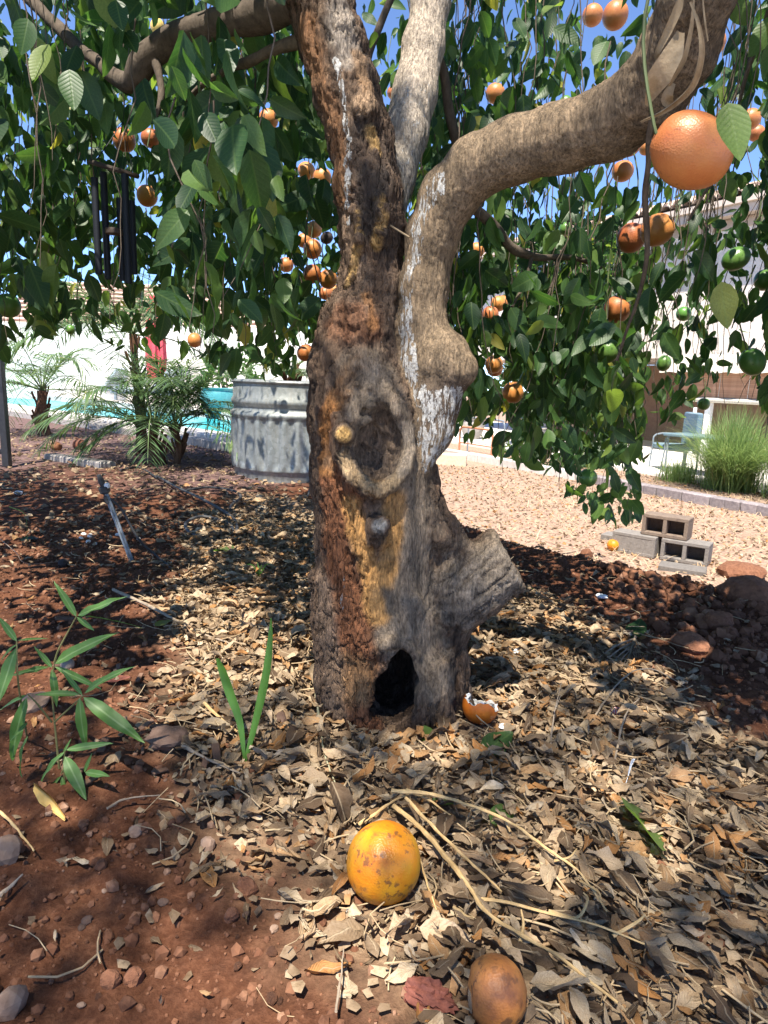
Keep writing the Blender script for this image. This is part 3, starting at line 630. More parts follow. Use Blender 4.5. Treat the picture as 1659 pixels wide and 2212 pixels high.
BOT = ([-300, 0, 60, 150, 260, 420, 500, 600, 680, 900, 1000, 1090, 1200, 1260, 1320, 1385, 1430, 1500, 1560, 1620, 1700, 2000], [800, 790, 745, 720, 760, 770, 830, 830, 800, 900, 950, 1000, 1030, 1110, 1140, 1120, 940, 880, 800, 840, 1000, 900])
TLIT, DENS = .058, 6.7
B_, A_, N_, L_, SRC = [], [], [], [], []
twigV, twigF, tn = [], [], 0
def add_twig(pts, r):
    global tn
    V, F = tube(pts, r, 4, False); twigV.append(V); twigF.append(np.array(F) + tn); tn += len(V)
def strand(x, y, ztop, zbot, leafy, lmean, src, seed):
    r = np.random.default_rng(seed); n = max(5, int((ztop - zbot) / 0.05)); zs = np.linspace(ztop, zbot, n)
    dx = np.cumsum(r.normal(0, .009, n)) + r.uniform(-.16, .16) * np.linspace(0, 1, n) ** 2; dy = np.cumsum(r.normal(0, .009, n)) + r.uniform(-.1, .1) * np.linspace(0, 1, n)
    pts = np.stack([x + dx, y + dy, zs], 1); keep = pts
    z0 = zbot + leafy
    bare = r.uniform(.0, .25) if x < .25 else r.uniform(.05, .7)
    kp = keep[keep[:, 2] < z0 + bare]
    if len(kp) > 3 and r.random() < (.13 if x < .25 else (.5 if ztop > 1.9 and zbot > 1.1 else .22)): TWL.append((kp, np.linspace(.0022, .0008, len(kp)) * (1 + .15 * (y - 1.5))))
    for q in pts[pts[:, 2] < z0]:
        for _ in range(r.integers(1, 3)):
            b = q + r.normal(0, 1, 3) * [.045, .045, .02]; a = np.array([(b - q)[0] * 9 + r.normal(0, .4), (b - q)[1] * 9 + r.normal(0, .4), -1.0 + r.normal(0, .38)])
            B_.append(b); A_.append(a); N_.append(np.array([r.normal(0, 1), r.normal(0, 1) - .35, r.normal(.2, .45)])); L_.append(lmean * r.uniform(.5, 1.3)); SRC.append(src)
TWL = []
sd = 0
def curtain(n, x0, x1, Y0, Y1, lm, leafy=(.35, 1.1), up=0.9):
    global sd
    for _ in range(n):
        sd += 1; px = rng.uniform(x0, x1); Yd = rng.uniform(Y0, Y1); yb = np.interp(px, *BOT) - abs(rng.normal(0, 1)) * 120 * rng.integers(0, 4)
        q = P(px, yb - 30, Yd); lf = rng.uniform(*leafy); top = min(q[2] + lf + rng.uniform(.1, up), 2.9)
        if top - q[2] < .2: continue
        strand(q[0], q[1], top, q[2], lf, lm, 0, sd)
curtain(165, -260, 620, 1.25, 1.9, 0.094)         # near left
curtain(640, -300, 700, 1.9, 3.4, 0.080)
curtain(150, 1480, 2000, 1.15, 1.8, 0.085)        # near right edge
curtain(760, 880, 1800, 1.85, 3.0, 0.075)
curtain(420, 600, 1500, 2.7, 3.9, 0.075)
curtain(300, -300, 900, 3.2, 4.4, 0.082)
B0 = np.array(B_); A0 = np.array(A_); N0 = np.array(N_); L0 = np.array(L_)
o = rng.permutation(len(B0)); B0, A0, N0, L0 = B0[o], A0[o], N0[o], L0[o]
# unseen crown roof, its leaves placed along sun rays to shape the shade
nC = 175000
gxr = rng.uniform(-3.6, 3.0, nC); gyr = rng.uniform(0.44, 6.3, nC); g3 = np.stack([gxr, gyr, 0 * gxr], -1)
okg = (slope_s(gxr, gyr) + 0.10 * fbm(g3 * 1.6, 2, 8) < -0.02) & (gyr < 6.0 + .4 * np.sin(gxr * 3))
cl = fbm(g3 * 2.1, 3, 19); lm_ = ss(.10, -.25, gxr) * ss(1.35, 1.7, gyr) * ss(3.9, 3.3, gyr)
TT = TLIT * (1 - lm_) + lm_ * np.where(cl > -.10, .98, .55); TT = np.where((gxr > .45) & (gyr > 1.9), .78, TT); TT = np.where((gxr < -1.0) & (gyr > 1.6), np.maximum(TT, .6), TT); TT = np.where(gyr > 3.6, .8, TT); soil_ = ss(-.05, .12, sd_poly(gxr, gyr, LITW)) * ss(1.75, 1.45, gyr) * ss(.5, .2, gxr); TT = TT * (1 - soil_) + .050 * soil_; TT = TT * np.exp(.75 * cl)
okg &= rng.random(nC) < -np.log(np.clip(TT, .03, .95)) / DENS * 150 / 175
gp = g3[okg]; zc = rng.uniform(3.0, 5.6, len(gp))
BC = gp + SUN[None] / SUN[2] * zc[:, None]; AC = np.stack([rng.normal(0, 1, len(BC)), rng.normal(0, 1, len(BC)), rng.normal(-.6, .4, len(BC))], 1); NC = np.stack([rng.normal(0, .6, len(BC)), rng.normal(0, .6, len(BC)), np.ones(len(BC))], 1)
LC = rng.uniform(.055, .085, len(BC))
BB, AA, NN, LL = B0, nrm(A0), nrm(N0), L0
bad = np.abs((AA * NN).sum(1)) > .95; NN[bad] += .5; MM = leaf_frames(AA, NN)
ctr = BB + AA * LL[:, None] * .5; px, py, dd = proj(ctr)
infr = (dd > .2) & (px > -60) & (px < 1720) & (py > -60) & (py < 2280)
area = (LL / np.maximum(dd, .2) * FPX) ** 2 * .36 * (0.25 + 0.75 * np.abs((MM[:, 2] * nrm(ctr - CAM)).sum(1)))
MAP[:5, 7:12] = np.maximum(MAP[:5, 7:12] - np.array([.10, .14, .16, .14, .16])[None], .12); MAP[5:8, 10:12] -= .12; MAP[4:6, 8:10] = .58; MAP[0:7, 0:5] = 1 - (1 - MAP[0:7, 0:5]) ** 1.22
tau = np.kron(-np.log(1 - np.minimum(MAP, .985)) * 3450 * 1.8, np.ones((2, 2))); acc = np.zeros_like(tau); keep = np.ones(len(BB), bool)
ytip = py + LL / np.maximum(dd, .2) * FPX * .5
SPOT = [(150, 1040, .10), (225, 1070, .11), (60, 1190, .06), (185, 1155, .08), (262, 1190, .06), (420, 1240, .09), (480, 1190, .11), (430, 1130, .07), (330, 1310, .10), (420, 1300, .13), (485, 1345, .14), (400, 1400, .08), (505, 1400, .09), (335, 1450, .06), (425, 1480, .05), (280, 1530, .03), (60, 1460, .03), (100, 1480, .04), (600, 1450, .05), (640, 1480, .04), (520, 1300, .10), (560, 1230, .08),
        (410, 2118, .032), (575, 2058, .028), (770, 2022, .045), (780, 2172, .045), (495, 2192, .028), (665, 2188, .035), (735, 1985, .03), (805, 1835, .04), (1380, 1430, .09), (1300, 1420, .06), (1450, 1400, .04), (1500, 1410, .045), (1390, 1555, .03), (1110, 1520, .03), (1250, 1480, .035), (1420, 1830, .035), (1050, 1112, .09), (1110, 1150, .05), (560, 1840, .03), (690, 1690, .03), (930, 1650, .03), (1180, 1900, .03), (1300, 1700, .03),
        (600, 1040, .12), (420, 1045, .1), (560, 1090, .06), (300, 960, .2), (120, 950, .2), (450, 985, .2)]
SPW = [(ground_at(a, b), r) for a, b, r in SPOT]
TSP = [(960, 715, .022), (985, 775, .035), (1012, 800, .016), (955, 790, .026), (735, 612, .02), (782, 207, .028), (748, 205, .03), (700, 50, .045), (730, 20, .04), (930, 50, .06), (915, 110, .045), (945, 680, .02), (900, 590, .02), (930, 450, .03), (1060, 312, .035), (1135, 292, .025), (700, 742, .018), (1075, 1180, .025), (1112, 1268, .022), (790, 690, .018), (900, 780, .02), (940, 880, .03)]
SPW += [(surf(a, b, trunk_sdf), r) for a, b, r in TSP] + [(P(560, 920, 4.7), .07), (P(640, 1020, 4.6), .07), (P(600, 870, 4.6), .06)]
for i in range(len(BB)):
    if infr[i]:
        cx, cy = int(np.clip(px[i] // 69, 0, 25)), int(max(py[i], 0) // 50)
        if cy > 23 or ytip[i] > np.interp(px[i], *BOT) + 12: keep[i] = False; continue
        if acc[cy, cx] + area[i] > tau[cy, cx]: keep[i] = False; continue
        if dd[i] < 1.5 and 620 < px[i] < 1500 and py[i] > -20: keep[i] = False; continue
        acc[cy, cx] += area[i]
AC, NC = nrm(AC), nrm(NC); MC = leaf_frames(AC, NC); cC = BC + AC * LC[:, None] * .5; kC = np.ones(len(BC), bool)
for q, r in SPW:
    v = cC - q; along = v @ SUN; dist = np.linalg.norm(v - along[:, None] * SUN, axis=1); kC &= ~((along > .1) & (dist < r * 1.25 + LC * .25))
for q, r in SPW:
    v = ctr - q; along = v @ SUN; dist = np.linalg.norm(v - along[:, None] * SUN, axis=1); keep &= ~((along > .1) & (dist < r * .85 + LL * .16))
# leave the view of the fruit and the wind chime free
FRUIT = []
# ------------------------------------------------------------------ fruit on the tree: (px, py, radius, kind, real radius, label)
O, GR, YE, DK = 'orange', 'green', 'yellow', 'dark'
FR = [(340, 58, 15, YE, .045, 'pale yellow grapefruit resting above the big left limb'),
 (268, 303, 24, O, .052, 'grapefruit hanging just above the wind chime ring'),
 (326, 299, 21, O, .050, 'grapefruit half hidden by leaves right of the fruit above the wind chime'),
 (318, 423, 22, O, .051, 'grapefruit hanging alone to the right of the wind chime tubes'),
 (580, 258, 21, O, .052, 'dull shaded grapefruit high among the leaves left of the upper trunk'),
 (662, 369, 19, O, .050, 'left grapefruit of the pair left of the dark gummed trunk'),
 (696, 384, 20, O, .050, 'grapefruit of the upper pair touching the left edge of the trunk'),
 (678, 496, 18, O, .050, 'top grapefruit of the cluster beside the black rotten fruit'),
 (657, 520, 16, O, .048, 'grapefruit at the back left of the cluster beside the black rotten fruit'),
 (675, 538, 20, O, .051, 'front grapefruit of the cluster beside the black rotten fruit'),
 (706, 514, 14, DK, .040, 'shrivelled black rotten fruit hanging next to the trunk'),
 (674, 592, 20, O, .050, 'left grapefruit of the bright pair below the rotten black fruit'),
 (709, 603, 20, O, .050, 'right grapefruit of the bright pair below the rotten black fruit'),
 (703, 634, 15, O, .048, 'dark grapefruit under the bright pair by the trunk shoulder'),
 (722, 628, 12, O, .042, 'small grapefruit squeezed between the bright pair and the trunk'),
 (618, 572, 16, O, .050, 'grapefruit behind a leaf left of the clusters by the trunk'),
 (660, 762, 19, O, .050, 'low grapefruit hanging beside the trunk above the steel tank'),
 (420, 735, 15, O, .048, 'lone low grapefruit above the small palms'),
 (1070, 202, 21, O, .050, 'grapefruit against the blue sky above the bend of the right limb'),
 (1280, 33, 22, O, .052, 'left grapefruit of the pair at the top edge'),
 (1329, 33, 27, O, .054, 'right larger grapefruit of the pair at the top edge'),
 (1493, 327, 76, O, .054, 'very large looking pink orange grapefruit hanging closest to the viewer'),
 (1360, 312, 24, O, .050, 'grapefruit tucked under the right limb beside the nearest fruit'),
 (1396, 318, 16, O, .045, 'small grapefruit between the right limb and the nearest fruit'),
 (1345, 370, 23, O, .050, 'grapefruit below the one tucked under the right limb'),
 (1363, 514, 30, O, .052, 'left grapefruit of the touching pair in front of the far house'),
 (1420, 497, 33, O, .053, 'right grapefruit of the touching pair in front of the far house'),
 (1030, 540, 17, O, .048, 'dull grapefruit among leaves right of the curved limb'),
 (1059, 680, 18, O, .048, 'lowest grapefruit of the trio right of the curved limb'),
 (1086, 653, 15, O, .046, 'back grapefruit of the trio right of the curved limb'),
 (1076, 656, 17, O, .047, 'front upper grapefruit of the trio right of the curved limb'),
 (1067, 787, 19, O, .049, 'grapefruit level with the swollen bulge of the right limb'),
 (1069, 798, 17, O, .046, 'grapefruit hidden behind the one level with the limb bulge'),
 (1108, 848, 23, O, .051, 'low grapefruit with a leaf across it right of the limb bulge'),
 (1333, 668, 29, O, .053, 'grapefruit hanging directly above the glossy green fruit'),
 (850, 200, 14, O, .048, 'grapefruit peeping from behind the pale upright limb'),
 (1540, 92, 26, O, .050, 'grapefruit peeping from behind the dark end of the right limb'),
 (1620, 258, 22, O, .050, 'grapefruit near the right edge behind the biggest hanging leaf'),
 (1634, 288, 17, O, .046, 'lower grapefruit near the right edge behind the biggest hanging leaf'),
 (1313, 758, 25, GR, .040, 'glossy bright green unripe fruit on a pale stalk'),
 (1590, 559, 24, GR, .038, 'oval dark green unripe fruit in front of the pale stucco wall'),
 (1270, 1032, 20, GR, .040, 'round green unripe fruit in the lowest tip of the hanging leaves'),
 (18, 660, 25, GR, .046, 'green unripe fruit at the left edge over the black post'),
 (1625, 782, 26, GR, .042, 'dark green unripe fruit beside the patio awning at the right edge'),
 (1652, 605, 22, GR, .042, 'green unripe fruit cut by the right edge below the oval one'),
 (1222, 495, 15, GR, .038, 'dark unripe fruit among leaves under the right limb'),
 (1434, 785, 15, GR, .034, 'small pale green unripe fruit left of the patio awning'),
 (1520, 873, 13, GR, .028, 'small green unripe fruit on the sprig before the bamboo blind'),
 (1477, 678, 16, GR, .036, 'long green unripe fruit among leaves left of the stucco wall'),
 (1222, 225, 15, GR, .040, 'dark unripe fruit against the sky above the right limb'),
 (152, 712, 10, GR, .026, 'tiny green fruit on the low sprig left of the wind chime')]
def fruit_mat(name, stops, blot, rough=0.42, scar=.60):
    m = mat(name, stops[1][1], rough, 0.4); t = NT(m); v = t.coord(); n = t.noise(v, 14, 4, .6)
    c = t.ramp(n, stops); sp = t.noise(v, 85, 4, .65); bl = t.noise(v, 22, 3, .6)
    f = t.math('MULTIPLY', t.fr(sp, scar, scar + .07), t.fr(bl, .46, .58)); c = t.mix(t.math('MULTIPLY', f, .8), c, blot)
    o = t.n('ObjectInfo'); hs = t.n('HueSaturation'); t.l(c, hs.inputs['Color']); t.l(t.fr(o.outputs['Random'], 0, 1, .78, 1.12), hs.inputs['Value']); t.l(t.fr(o.outputs['Random'], 0, 1, .488, .508), hs.inputs['Hue']); t.col(hs.outputs[0])
    t.bump(t.vor(v, 330), 0.35, 0.0012); return m
FM = {O: fruit_mat('grapefruit_rind', [(.3, (.36, .115, .034)), (.5, (.43, .155, .044)), (.7, (.48, .20, .058))], (.20, .07, .03)),
      GR: fruit_mat('green_rind', [(.3, (.055, .15, .03)), (.5, (.085, .20, .04)), (.7, (.13, .25, .06))], (.04, .10, .03), .3),
      YE: fruit_mat('yellow_rind', [(.3, (.55, .36, .07)), (.5, (.62, .43, .10)), (.7, (.66, .5, .14))], (.4, .25, .06)),
      DK: fruit_mat('rotten_rind', [(.3, (.015, .012, .012)), (.5, (.03, .02, .018)), (.7, (.05, .035, .03))], (.02, .02, .02), .8)}
stemm = mat('green_stem', (0.07, 0.09, 0.035), .6); calm = mat('calyx', (0.10, 0.12, 0.05), .7)
def fruit_shape(r, seed, tall=1.0, wrinkle=0.0):
    V, F = ICO[4 if r > 40 * .001 else 3]; V = V * (1 + .018 * fbm(V * 1.5 + seed, 2, seed) + wrinkle * fbm(V * 4 + seed, 3, seed))[:, None]
    th = np.arccos(np.clip(V[:, 2], -1, 1)); V = V * (1 - .07 * np.exp(-(th / .28) ** 2) - .03 * np.exp(-((math.pi - th) / .3) ** 2))[:, None]
    return V * r * [1, 1, tall], F
FRW = []
for k, (fx, fy, fr_, kind, rr, lab) in enumerate(FR):
    d = rr * FPX / fr_; p = CAM + ray(fx, fy) * d; FRW.append((p, rr))
    tall = {YE: 1.15}.get(kind, 1.0 + .06 * math.sin(k * 2.3)); tilt = np.eye(3)
    if k == 21: tall = 1.0
    if kind == GR and k % 3 == 1: tall = 1.18
    if kind == DK: tall = .9
    e = thing('grapefruit', lab, 'grapefruit', p, 'grapefruit hanging in the tree' if kind in (O, YE) else ('green unripe fruit in the tree' if kind == GR else None))
    V, F = fruit_shape(rr, k, tall, .12 if kind == DK else 0)
    ang = rng.normal(0, .25, 2)
    if k == 21: ang = (0.0, -1.05); V = V * [.95, .97, 1.19] * (1 + .02 * fbm(V * 30, 2, 5))[:, None]
    if k in (40, 26): ang = (0, 1.1); V = V * [1, 1, 1.1]
    ca, sa = math.cos(ang[1]), math.sin(ang[1]); M = np.array([[ca, 0, -sa], [0, 1, 0], [sa, 0, ca]])
    obj('fruit', V @ M + p, F, FM[kind], e)
    top = np.array([0, 0, rr * tall * .93]) @ M + p; up = np.array([0, 0, 1.0]) @ M
    V, F = lathe([(0, .004), (rr * .07, .003), (rr * .13, 0), (rr * .05, -.002)], 9); obj('calyx', V @ M + top, F, calm, e)
    hgt = rng.uniform(.25, .45); pts = spline([top, top + up * .02, top + up * .03 + [rng.uniform(-.02, .02), .03, hgt * .4], top + [rng.uniform(-.05, .05), .07, hgt]], 5)
    V, F = tube(pts, np.linspace(.0022, .003, len(pts)), 6); obj('stem', V, F, stemm, e)
# leaves in front of a fruit or of the chime are cleared, most of them
FRW += [(P(x, y, 1.95), .07) for x, y in ((205, 380), (225, 470), (247, 366), (285, 380), (270, 470), (225, 560), (270, 590), (245, 430), (205, 560), (283, 540))]
fl = nrm(ctr - CAM)
for k, (p, rr) in enumerate(FRW):
    dv = np.linalg.norm(p - CAM); ax = (p - CAM) / dv; al = ctr @ ax - CAM @ ax
    off = np.linalg.norm((ctr - CAM) - al[:, None] * ax, axis=1) * (dv / np.maximum(al, .1)); front = (al > .1) & (al < dv + .01)
    keep &= ~(front & (off < rr + LL * .22 + .006)); keep &= ~((np.linalg.norm(ctr - p, axis=1) < rr + LL * .33))
# leaves must not stand in the trunk and limbs
near_t = (np.abs(ctr[:, 0] - .1) < .9) & (np.abs(ctr[:, 1] - 1.6) < .6) & (ctr[:, 2] < 2.1)
dt = np.full(len(ctr), 1.0); dt[near_t] = base_sdf(ctr[near_t].astype(np.float32)); keep &= dt > LL * .4
# nothing hangs in front of the trunk or of the right limb
vis = infr & keep; ids = np.where(vis)[0]
blk_ = np.zeros(len(ids), bool)
for i0, (ch, mg) in enumerate(((MAIN, 1.1), (RIGHT, 1.1), (SECOND, 1.0))):
    for a, r in zip(spline(np.concatenate([np.array(ch[0]), np.array(ch[1])[:, None]], 1), 5)[:, :3], spline(np.concatenate([np.array(ch[0]), np.array(ch[1])[:, None]], 1), 5)[:, 3]):
        x0, y0, d0 = proj(a); R0 = r / d0 * FPX * mg; blk_ |= (np.hypot(px[ids] - x0, py[ids] - y0) < R0 + 14) & (dd[ids] < d0)
for sp in BRW[:3]:
    for a, r in zip(sp[:, :3], sp[:, 3]):
        x0, y0, d0 = proj(a); blk_ |= (np.hypot(px[ids] - x0, py[ids] - y0) < r / d0 * FPX * 1.0 + 16) & (dd[ids] < d0) & (rng.random(len(ids)) < .93)
keep[ids[blk_]] = False
BB, MM, LL, ctr2, ar2, in2, dd2 = BB[keep], MM[keep], LL[keep], ctr[keep], area[keep], infr[keep], dd[keep]
TI = rng.integers(0, len(LT), len(BB)); RN = rng.uniform(0, 1, len(BB)) ** 1.15
# custom big leaves seen close up
for (x0, y0), (x1, y1), Yd, nv in (((1572, 222), (1598, 350), .98, (-.2, -1, .1)), ((1335, 618), (1352, 650), 1.75, (.3, -1, .2)), ((1322, 712), (1272, 748), 1.7, (0, -.8, .8)), ((1325, 705), (1345, 735), 1.72, (.3, -1, .3)), ((1318, 710), (1262, 712), 1.74, (0, -1, .5)),
                                   ((150, 150), (160, 240), 1.35, (.2, -1, .2)), ((105, 95), (70, 175), 1.4, (-.3, -1, .1)), ((250, 0), (265, 68), 1.3, (.2, -1, 0)), ((60, 40), (45, 120), 1.3, (.5, -1, .1))):
    a = P(x0, y0, Yd); b = P(x1, y1, Yd - .02); BB = np.concatenate([BB, a[None]]); LL = np.append(LL, np.linalg.norm(b - a)); MM = np.concatenate([MM, leaf_frames((b - a)[None], nrm(np.array(nv, float))[None])])
    ar2 = np.append(ar2, 1e9); in2 = np.append(in2, True); dd2 = np.append(dd2, 1.0); TI = np.append(TI, 2); RN = np.append(RN, rng.uniform(.2, .8))
rank = np.argsort(-(ar2 * in2)); big = np.zeros(len(BB), bool); big[rank[:296]] = True
LMESH = []
for T, F, uv in LT:
    me = to_mesh('leaf', T, F, lfm); uvs(me, uv); LMESH.append(me)
tl = WL[tree.name]
for i in np.where(big)[0]:
    o = bpy.data.objects.new('leaf', LMESH[TI[i]]); COL.objects.link(o); o.parent = tree
    M = Matrix.Identity(4); A = MM[i] * LL[i]
    for a in range(3):
        for b in range(3): M[b][a] = A[a][b]
        M[a][3] = BB[i][a] - tl[a]
    o.matrix_local = M
r_ = ~big
leaf_field('foliage', BB[r_], MM[r_], LL[r_], TI[r_], LT, lfm, tree, RN[r_], kind='stuff')
LTC = [leaf_template(300 + k, .31, 2) for k in range(4)]
leaf_field('foliage', BC[kC], MC[kC], LC[kC], rng.integers(0, 4, int(kC.sum())), LTC, lfm, tree, rng.uniform(0, .9, int(kC.sum())), kind='stuff')  # unseen leaves overhead, there to shape shade and sun flecks below
for kp, rr in TWL:                # bare hanging twigs, except across a fruit or in front of the trunk
    x0, y0, d0 = proj(kp); hit = False
    if np.any((np.abs(kp[:, 0] - .1) < .9) & (kp[:, 1] < 1.75)) and d0.min() < 1.75 and np.any((x0 > 640) & (x0 < 1480)): continue
    for p, r_f in FRW:
        fx0, fy0, fd0 = proj(p)
        if np.any((np.hypot(x0 - fx0, y0 - fy0) < r_f / fd0 * FPX) & (d0 < fd0)): hit = True; break
    if hit and rng.random() < .85: continue
    add_twig(kp, rr)
TWV = np.concatenate(twigV); TWF = np.concatenate(twigF)
obj('twigs', TWV, TWF, brm, tree, kind='stuff')
# ------------------------------------------------------------------ background, left: mulch bed, pool, wall, house
stucco = speckle('white_stucco', (0.62, 0.58, 0.53), (0.74, 0.71, 0.66), 14, 0.92, 0.7, 0.01)
conc = speckle('pale_concrete', (0.38, 0.36, 0.33), (0.55, 0.52, 0.48), 9, 0.9, 0.4, 0.004)
cope_m = speckle('coping_stone', (0.42, 0.38, 0.36), (0.58, 0.54, 0.51), 22, 0.85, 0.4, 0.003)
darkm = speckle('black_iron', (0.012, 0.012, 0.013), (0.025, 0.025, 0.027), 40, 0.45, 0.2, 0.001, 0.5)
def P2(px, py, z): g = G(px, py, z); return g
# pool edge: from far left to behind the tank
E0 = G(130, 912, 0.0); E1 = G(505, 972, 0.0); ed = nrm((E1 - E0) * [1, 1, 0]); en = np.array([-ed[1], ed[0], 0])
if en[1] < 0: en = -en
def EP(s, n, z=0.0): return E0 + ed * s + en * n + np.array([0, 0, z])
def slab(pts, z0, z1):
    n = len(pts); V = [(p[0], p[1], z0) for p in pts] + [(p[0], p[1], z1) for p in pts]
    F = [tuple(range(n))[::-1], tuple(range(n, 2 * n))] + [(i, (i + 1) % n, n + (i + 1) % n, n + i) for i in range(n)]; return np.array(V), F
Lp = float(np.linalg.norm(E1 - E0)) + .15
deckm = speckle('pool_deck', (0.46, 0.43, 0.40), (0.60, 0.57, 0.53), 5, 0.9, 0.3, 0.003)
V, F = slab([EP(-9, 2.75), EP((-1.0 - EP(0, 2.75)[0]) / ed[0], 2.75), np.array([-1.0, 17.5, 0]), EP(-9, 12)], -.1, .05); obj('pool_deck', V, F, deckm, kind='structure', smooth=False)
pool = thing('swimming_pool', 'turquoise swimming pool with pale stone coping behind the palms', 'pool', EP(0, 2.6))
for k in range(30):
    s0 = -9 + k * .63
    if s0 > Lp - .6: break
    V, F = bbox_bev(EP(s0 + .31, .17, .06), (.60, .34, .14), math.atan2(ed[1], ed[0]), .012); obj('coping_stone', V, F, cope_m, pool)
for k in range(30):
    s0 = -9 + k * .63
    if s0 > Lp - .6: break
    V, F = bbox_bev(EP(s0 + .31, 2.57, .08), (.60, .34, .16), math.atan2(ed[1], ed[0]), .012); obj('coping_stone', V, F, cope_m, pool)
tile = speckle('pool_tile', (0.12, 0.38, 0.42), (0.22, 0.52, 0.55), 30, 0.3, 0.1, 0.001, 0.5)
wm = mat('pool_water', (0.045, 0.37, 0.42), 0.3, 0.12); t = NT(wm); t.bump(t.noise(t.coord((1, 1, 1)), 5, 3), .25, .03)
V, F = slab([EP(-9, .362), EP(Lp, .362), EP(Lp, 2.398), EP(-9, 2.398)], -.1, .035); obj('pool_water', V, F, wm, smooth=False, kind='structure')
curbm = speckle('grey_kerb', (0.20, 0.18, 0.17), (0.34, 0.31, 0.29), 18, .9, .4, .003)
V, F = bbox_bev(EP((Lp - 9) / 2, -.09, .0), (Lp + 9, .14, .18), math.atan2(ed[1], ed[0]), .01); obj('stone_kerb', V, F, curbm, label='long grey kerb holding the mulch bed along the pool', cat='kerb')
# garden wall with block courses
w0 = P(-420, 800, 17.5); w1 = P(900, 800, 15.2); wd = nrm((w1 - w0) * [1, 1, 0]); wl = np.linalg.norm((w1 - w0)[:2])
gw_ = thing('garden_wall', 'bright white block wall standing beyond the swimming pool', 'wall', (w0 + w1) / 2 * [1, 1, 0])
for k in range(9):
    for j in range(int(wl / 1.2)):
        s = (j + .5 + .5 * (k % 2)) * 1.2
        V, F = bbox_bev(w0 * [1, 1, 0] + wd * s + [0, 0, .12 + k * .2035], (1.199, .2, .2032), math.atan2(wd[1], wd[0]), .0015); obj('block', V, F, stucco, gw_, smooth=False)
# house behind
tilem = speckle('roof_tile', (0.36, 0.25, 0.19), (0.55, 0.42, 0.33), 6, .85, .3, .004)
def tiled(parent, A, Bp, up, rows, cols, thick=.05):  # rows of clay barrel tiles on a slope A->B along the eave, 'up' along the slope
    A, Bp, up = (np.asarray(q, float) for q in (A, Bp, up)); e = (Bp - A) / cols; u = up / rows; nn = nrm(np.cross(e, u)); nn = nn if nn[2] > 0 else -nn
    a = np.linspace(0, math.pi, 6); n = 0; w = np.linalg.norm(e)
    prof = [(-math.cos(q) * .5, math.sin(q) * .32) for q in a]
    V0 = []
    for end, lift in ((0, .035), (1.12, .0)):
        for x, z in prof: V0.append(e * x + u * end + nn * (z * w + lift))
        for x, z in prof[::-1]: V0.append(e * x * .9 + u * end + nn * (z * w * .82 + lift - .012))
    V0 = np.array(V0); m_ = len(prof) * 2; F0 = [tuple(range(m_))[::-1], tuple(range(m_, 2 * m_))] + [(i, (i + 1) % m_, m_ + (i + 1) % m_, m_ + i) for i in range(m_)]
    me = to_mesh('roof_tile', V0, F0, tilem); cnt = 0; SV, SF, sn = [], [], 0
    for r in range(rows):
        for c_ in range(cols):
            q = A + e * (c_ + .5) + u * r + nn * rng.uniform(0, .006)
            if cnt < 280:
                o = bpy.data.objects.new('roof_tile', me); COL.objects.link(o); o.parent = parent; o.location = Vector((q - WL[parent.name]).tolist())
            else: SV.append(V0 + q); SF += [tuple(i + sn for i in f) for f in F0]; sn += len(V0)
            cnt += 1
    if SV: obj('roof_tiles', np.concatenate(SV), SF, tilem, parent, kind='stuff')
hw = speckle('tan_stucco', (0.50, 0.43, 0.36), (0.62, 0.55, 0.47), 14, .92, .5, .008)
Yh = 21.0; r0 = P(225, 590, Yh); r1 = P(352, 588, Yh); r2 = P(640, 745, Yh - 1.5); hb = thing('neighbour_house', 'low house with a pale tiled hip roof rising behind the white wall', 'house', (P(350, 800, Yh + 2) * [1, 1, 0]))
zE = P(600, 738, Yh - 1.5)[2]; x0, x1 = P(-60, 700, Yh)[0], P(640, 700, Yh)[0]; zr = r1[2]
V, F = box(((x0 + x1) / 2, Yh + 3, zE / 2), (x1 - x0 - .8, 6, zE)); obj('wall', V, F, hw, hb, smooth=False)
ea, eb = np.array([x0, Yh - .5, zE]), np.array([x1, Yh - .5, zE]); ra, rb = np.array([x0 + 1, Yh + 3, zr]), np.array([r1[0], Yh + 3, zr]); ec = np.array([x1, Yh + 6.5, zE]); ed2 = np.array([x0, Yh + 6.5, zE])
V = np.array([ea, eb, rb, ra, ec, ed2]); obj('roof', V, [(0, 1, 2, 3), (1, 4, 2), (4, 5, 3, 2), (5, 0, 3)], tilem, hb, smooth=False)
for k in range(1, 13):                # courses of tiles as raised rows on the two seen slopes
    f = k / 13; a = ea + (ra - ea) * f; b = eb + (rb - eb) * f; V, F = tube([a + [0, -.04, .04], b + [.03, -.04, .04]], .06, 6); obj('tile_course', V, F, tilem, hb)
    a = eb + (rb - eb) * f; b = ec + (rb - ec) * f; V, F = tube([a + [.04, 0, .04], b + [.04, 0, .04]], .06, 6); obj('tile_course', V, F, tilem, hb)
V, F = tube([eb + [0, 0, .06], rb + [0, 0, .08]], .11, 8); obj('hip_ridge', V, F, tilem, hb)
V, F = box(((x0 + x1) / 2, Yh - .58, zE - .1), (x1 - x0, .08, .22)); obj('fascia', V, F, stucco, hb, smooth=False)
cb = P(372, 690, 19.0); ct = P(375, 622, 19.0); ventm = mat('blue_grey_metal', (0.17, 0.20, 0.23), .5, .5)
v_ = thing('vent_stack', 'blue grey square flue with a cap before the far tiled roof', 'flue', cb * [1, 1, 0])
V, F = box(((cb[0] + ct[0]) / 2, 19, ct[2] / 2), (.34, .34, ct[2])); obj('shaft', V, F, ventm, v_, smooth=False)
V, F = bbox_bev((ct[0], 19, ct[2] + .05), (.5, .5, .12), 0, .02); obj('cap', V, F, ventm, v_)
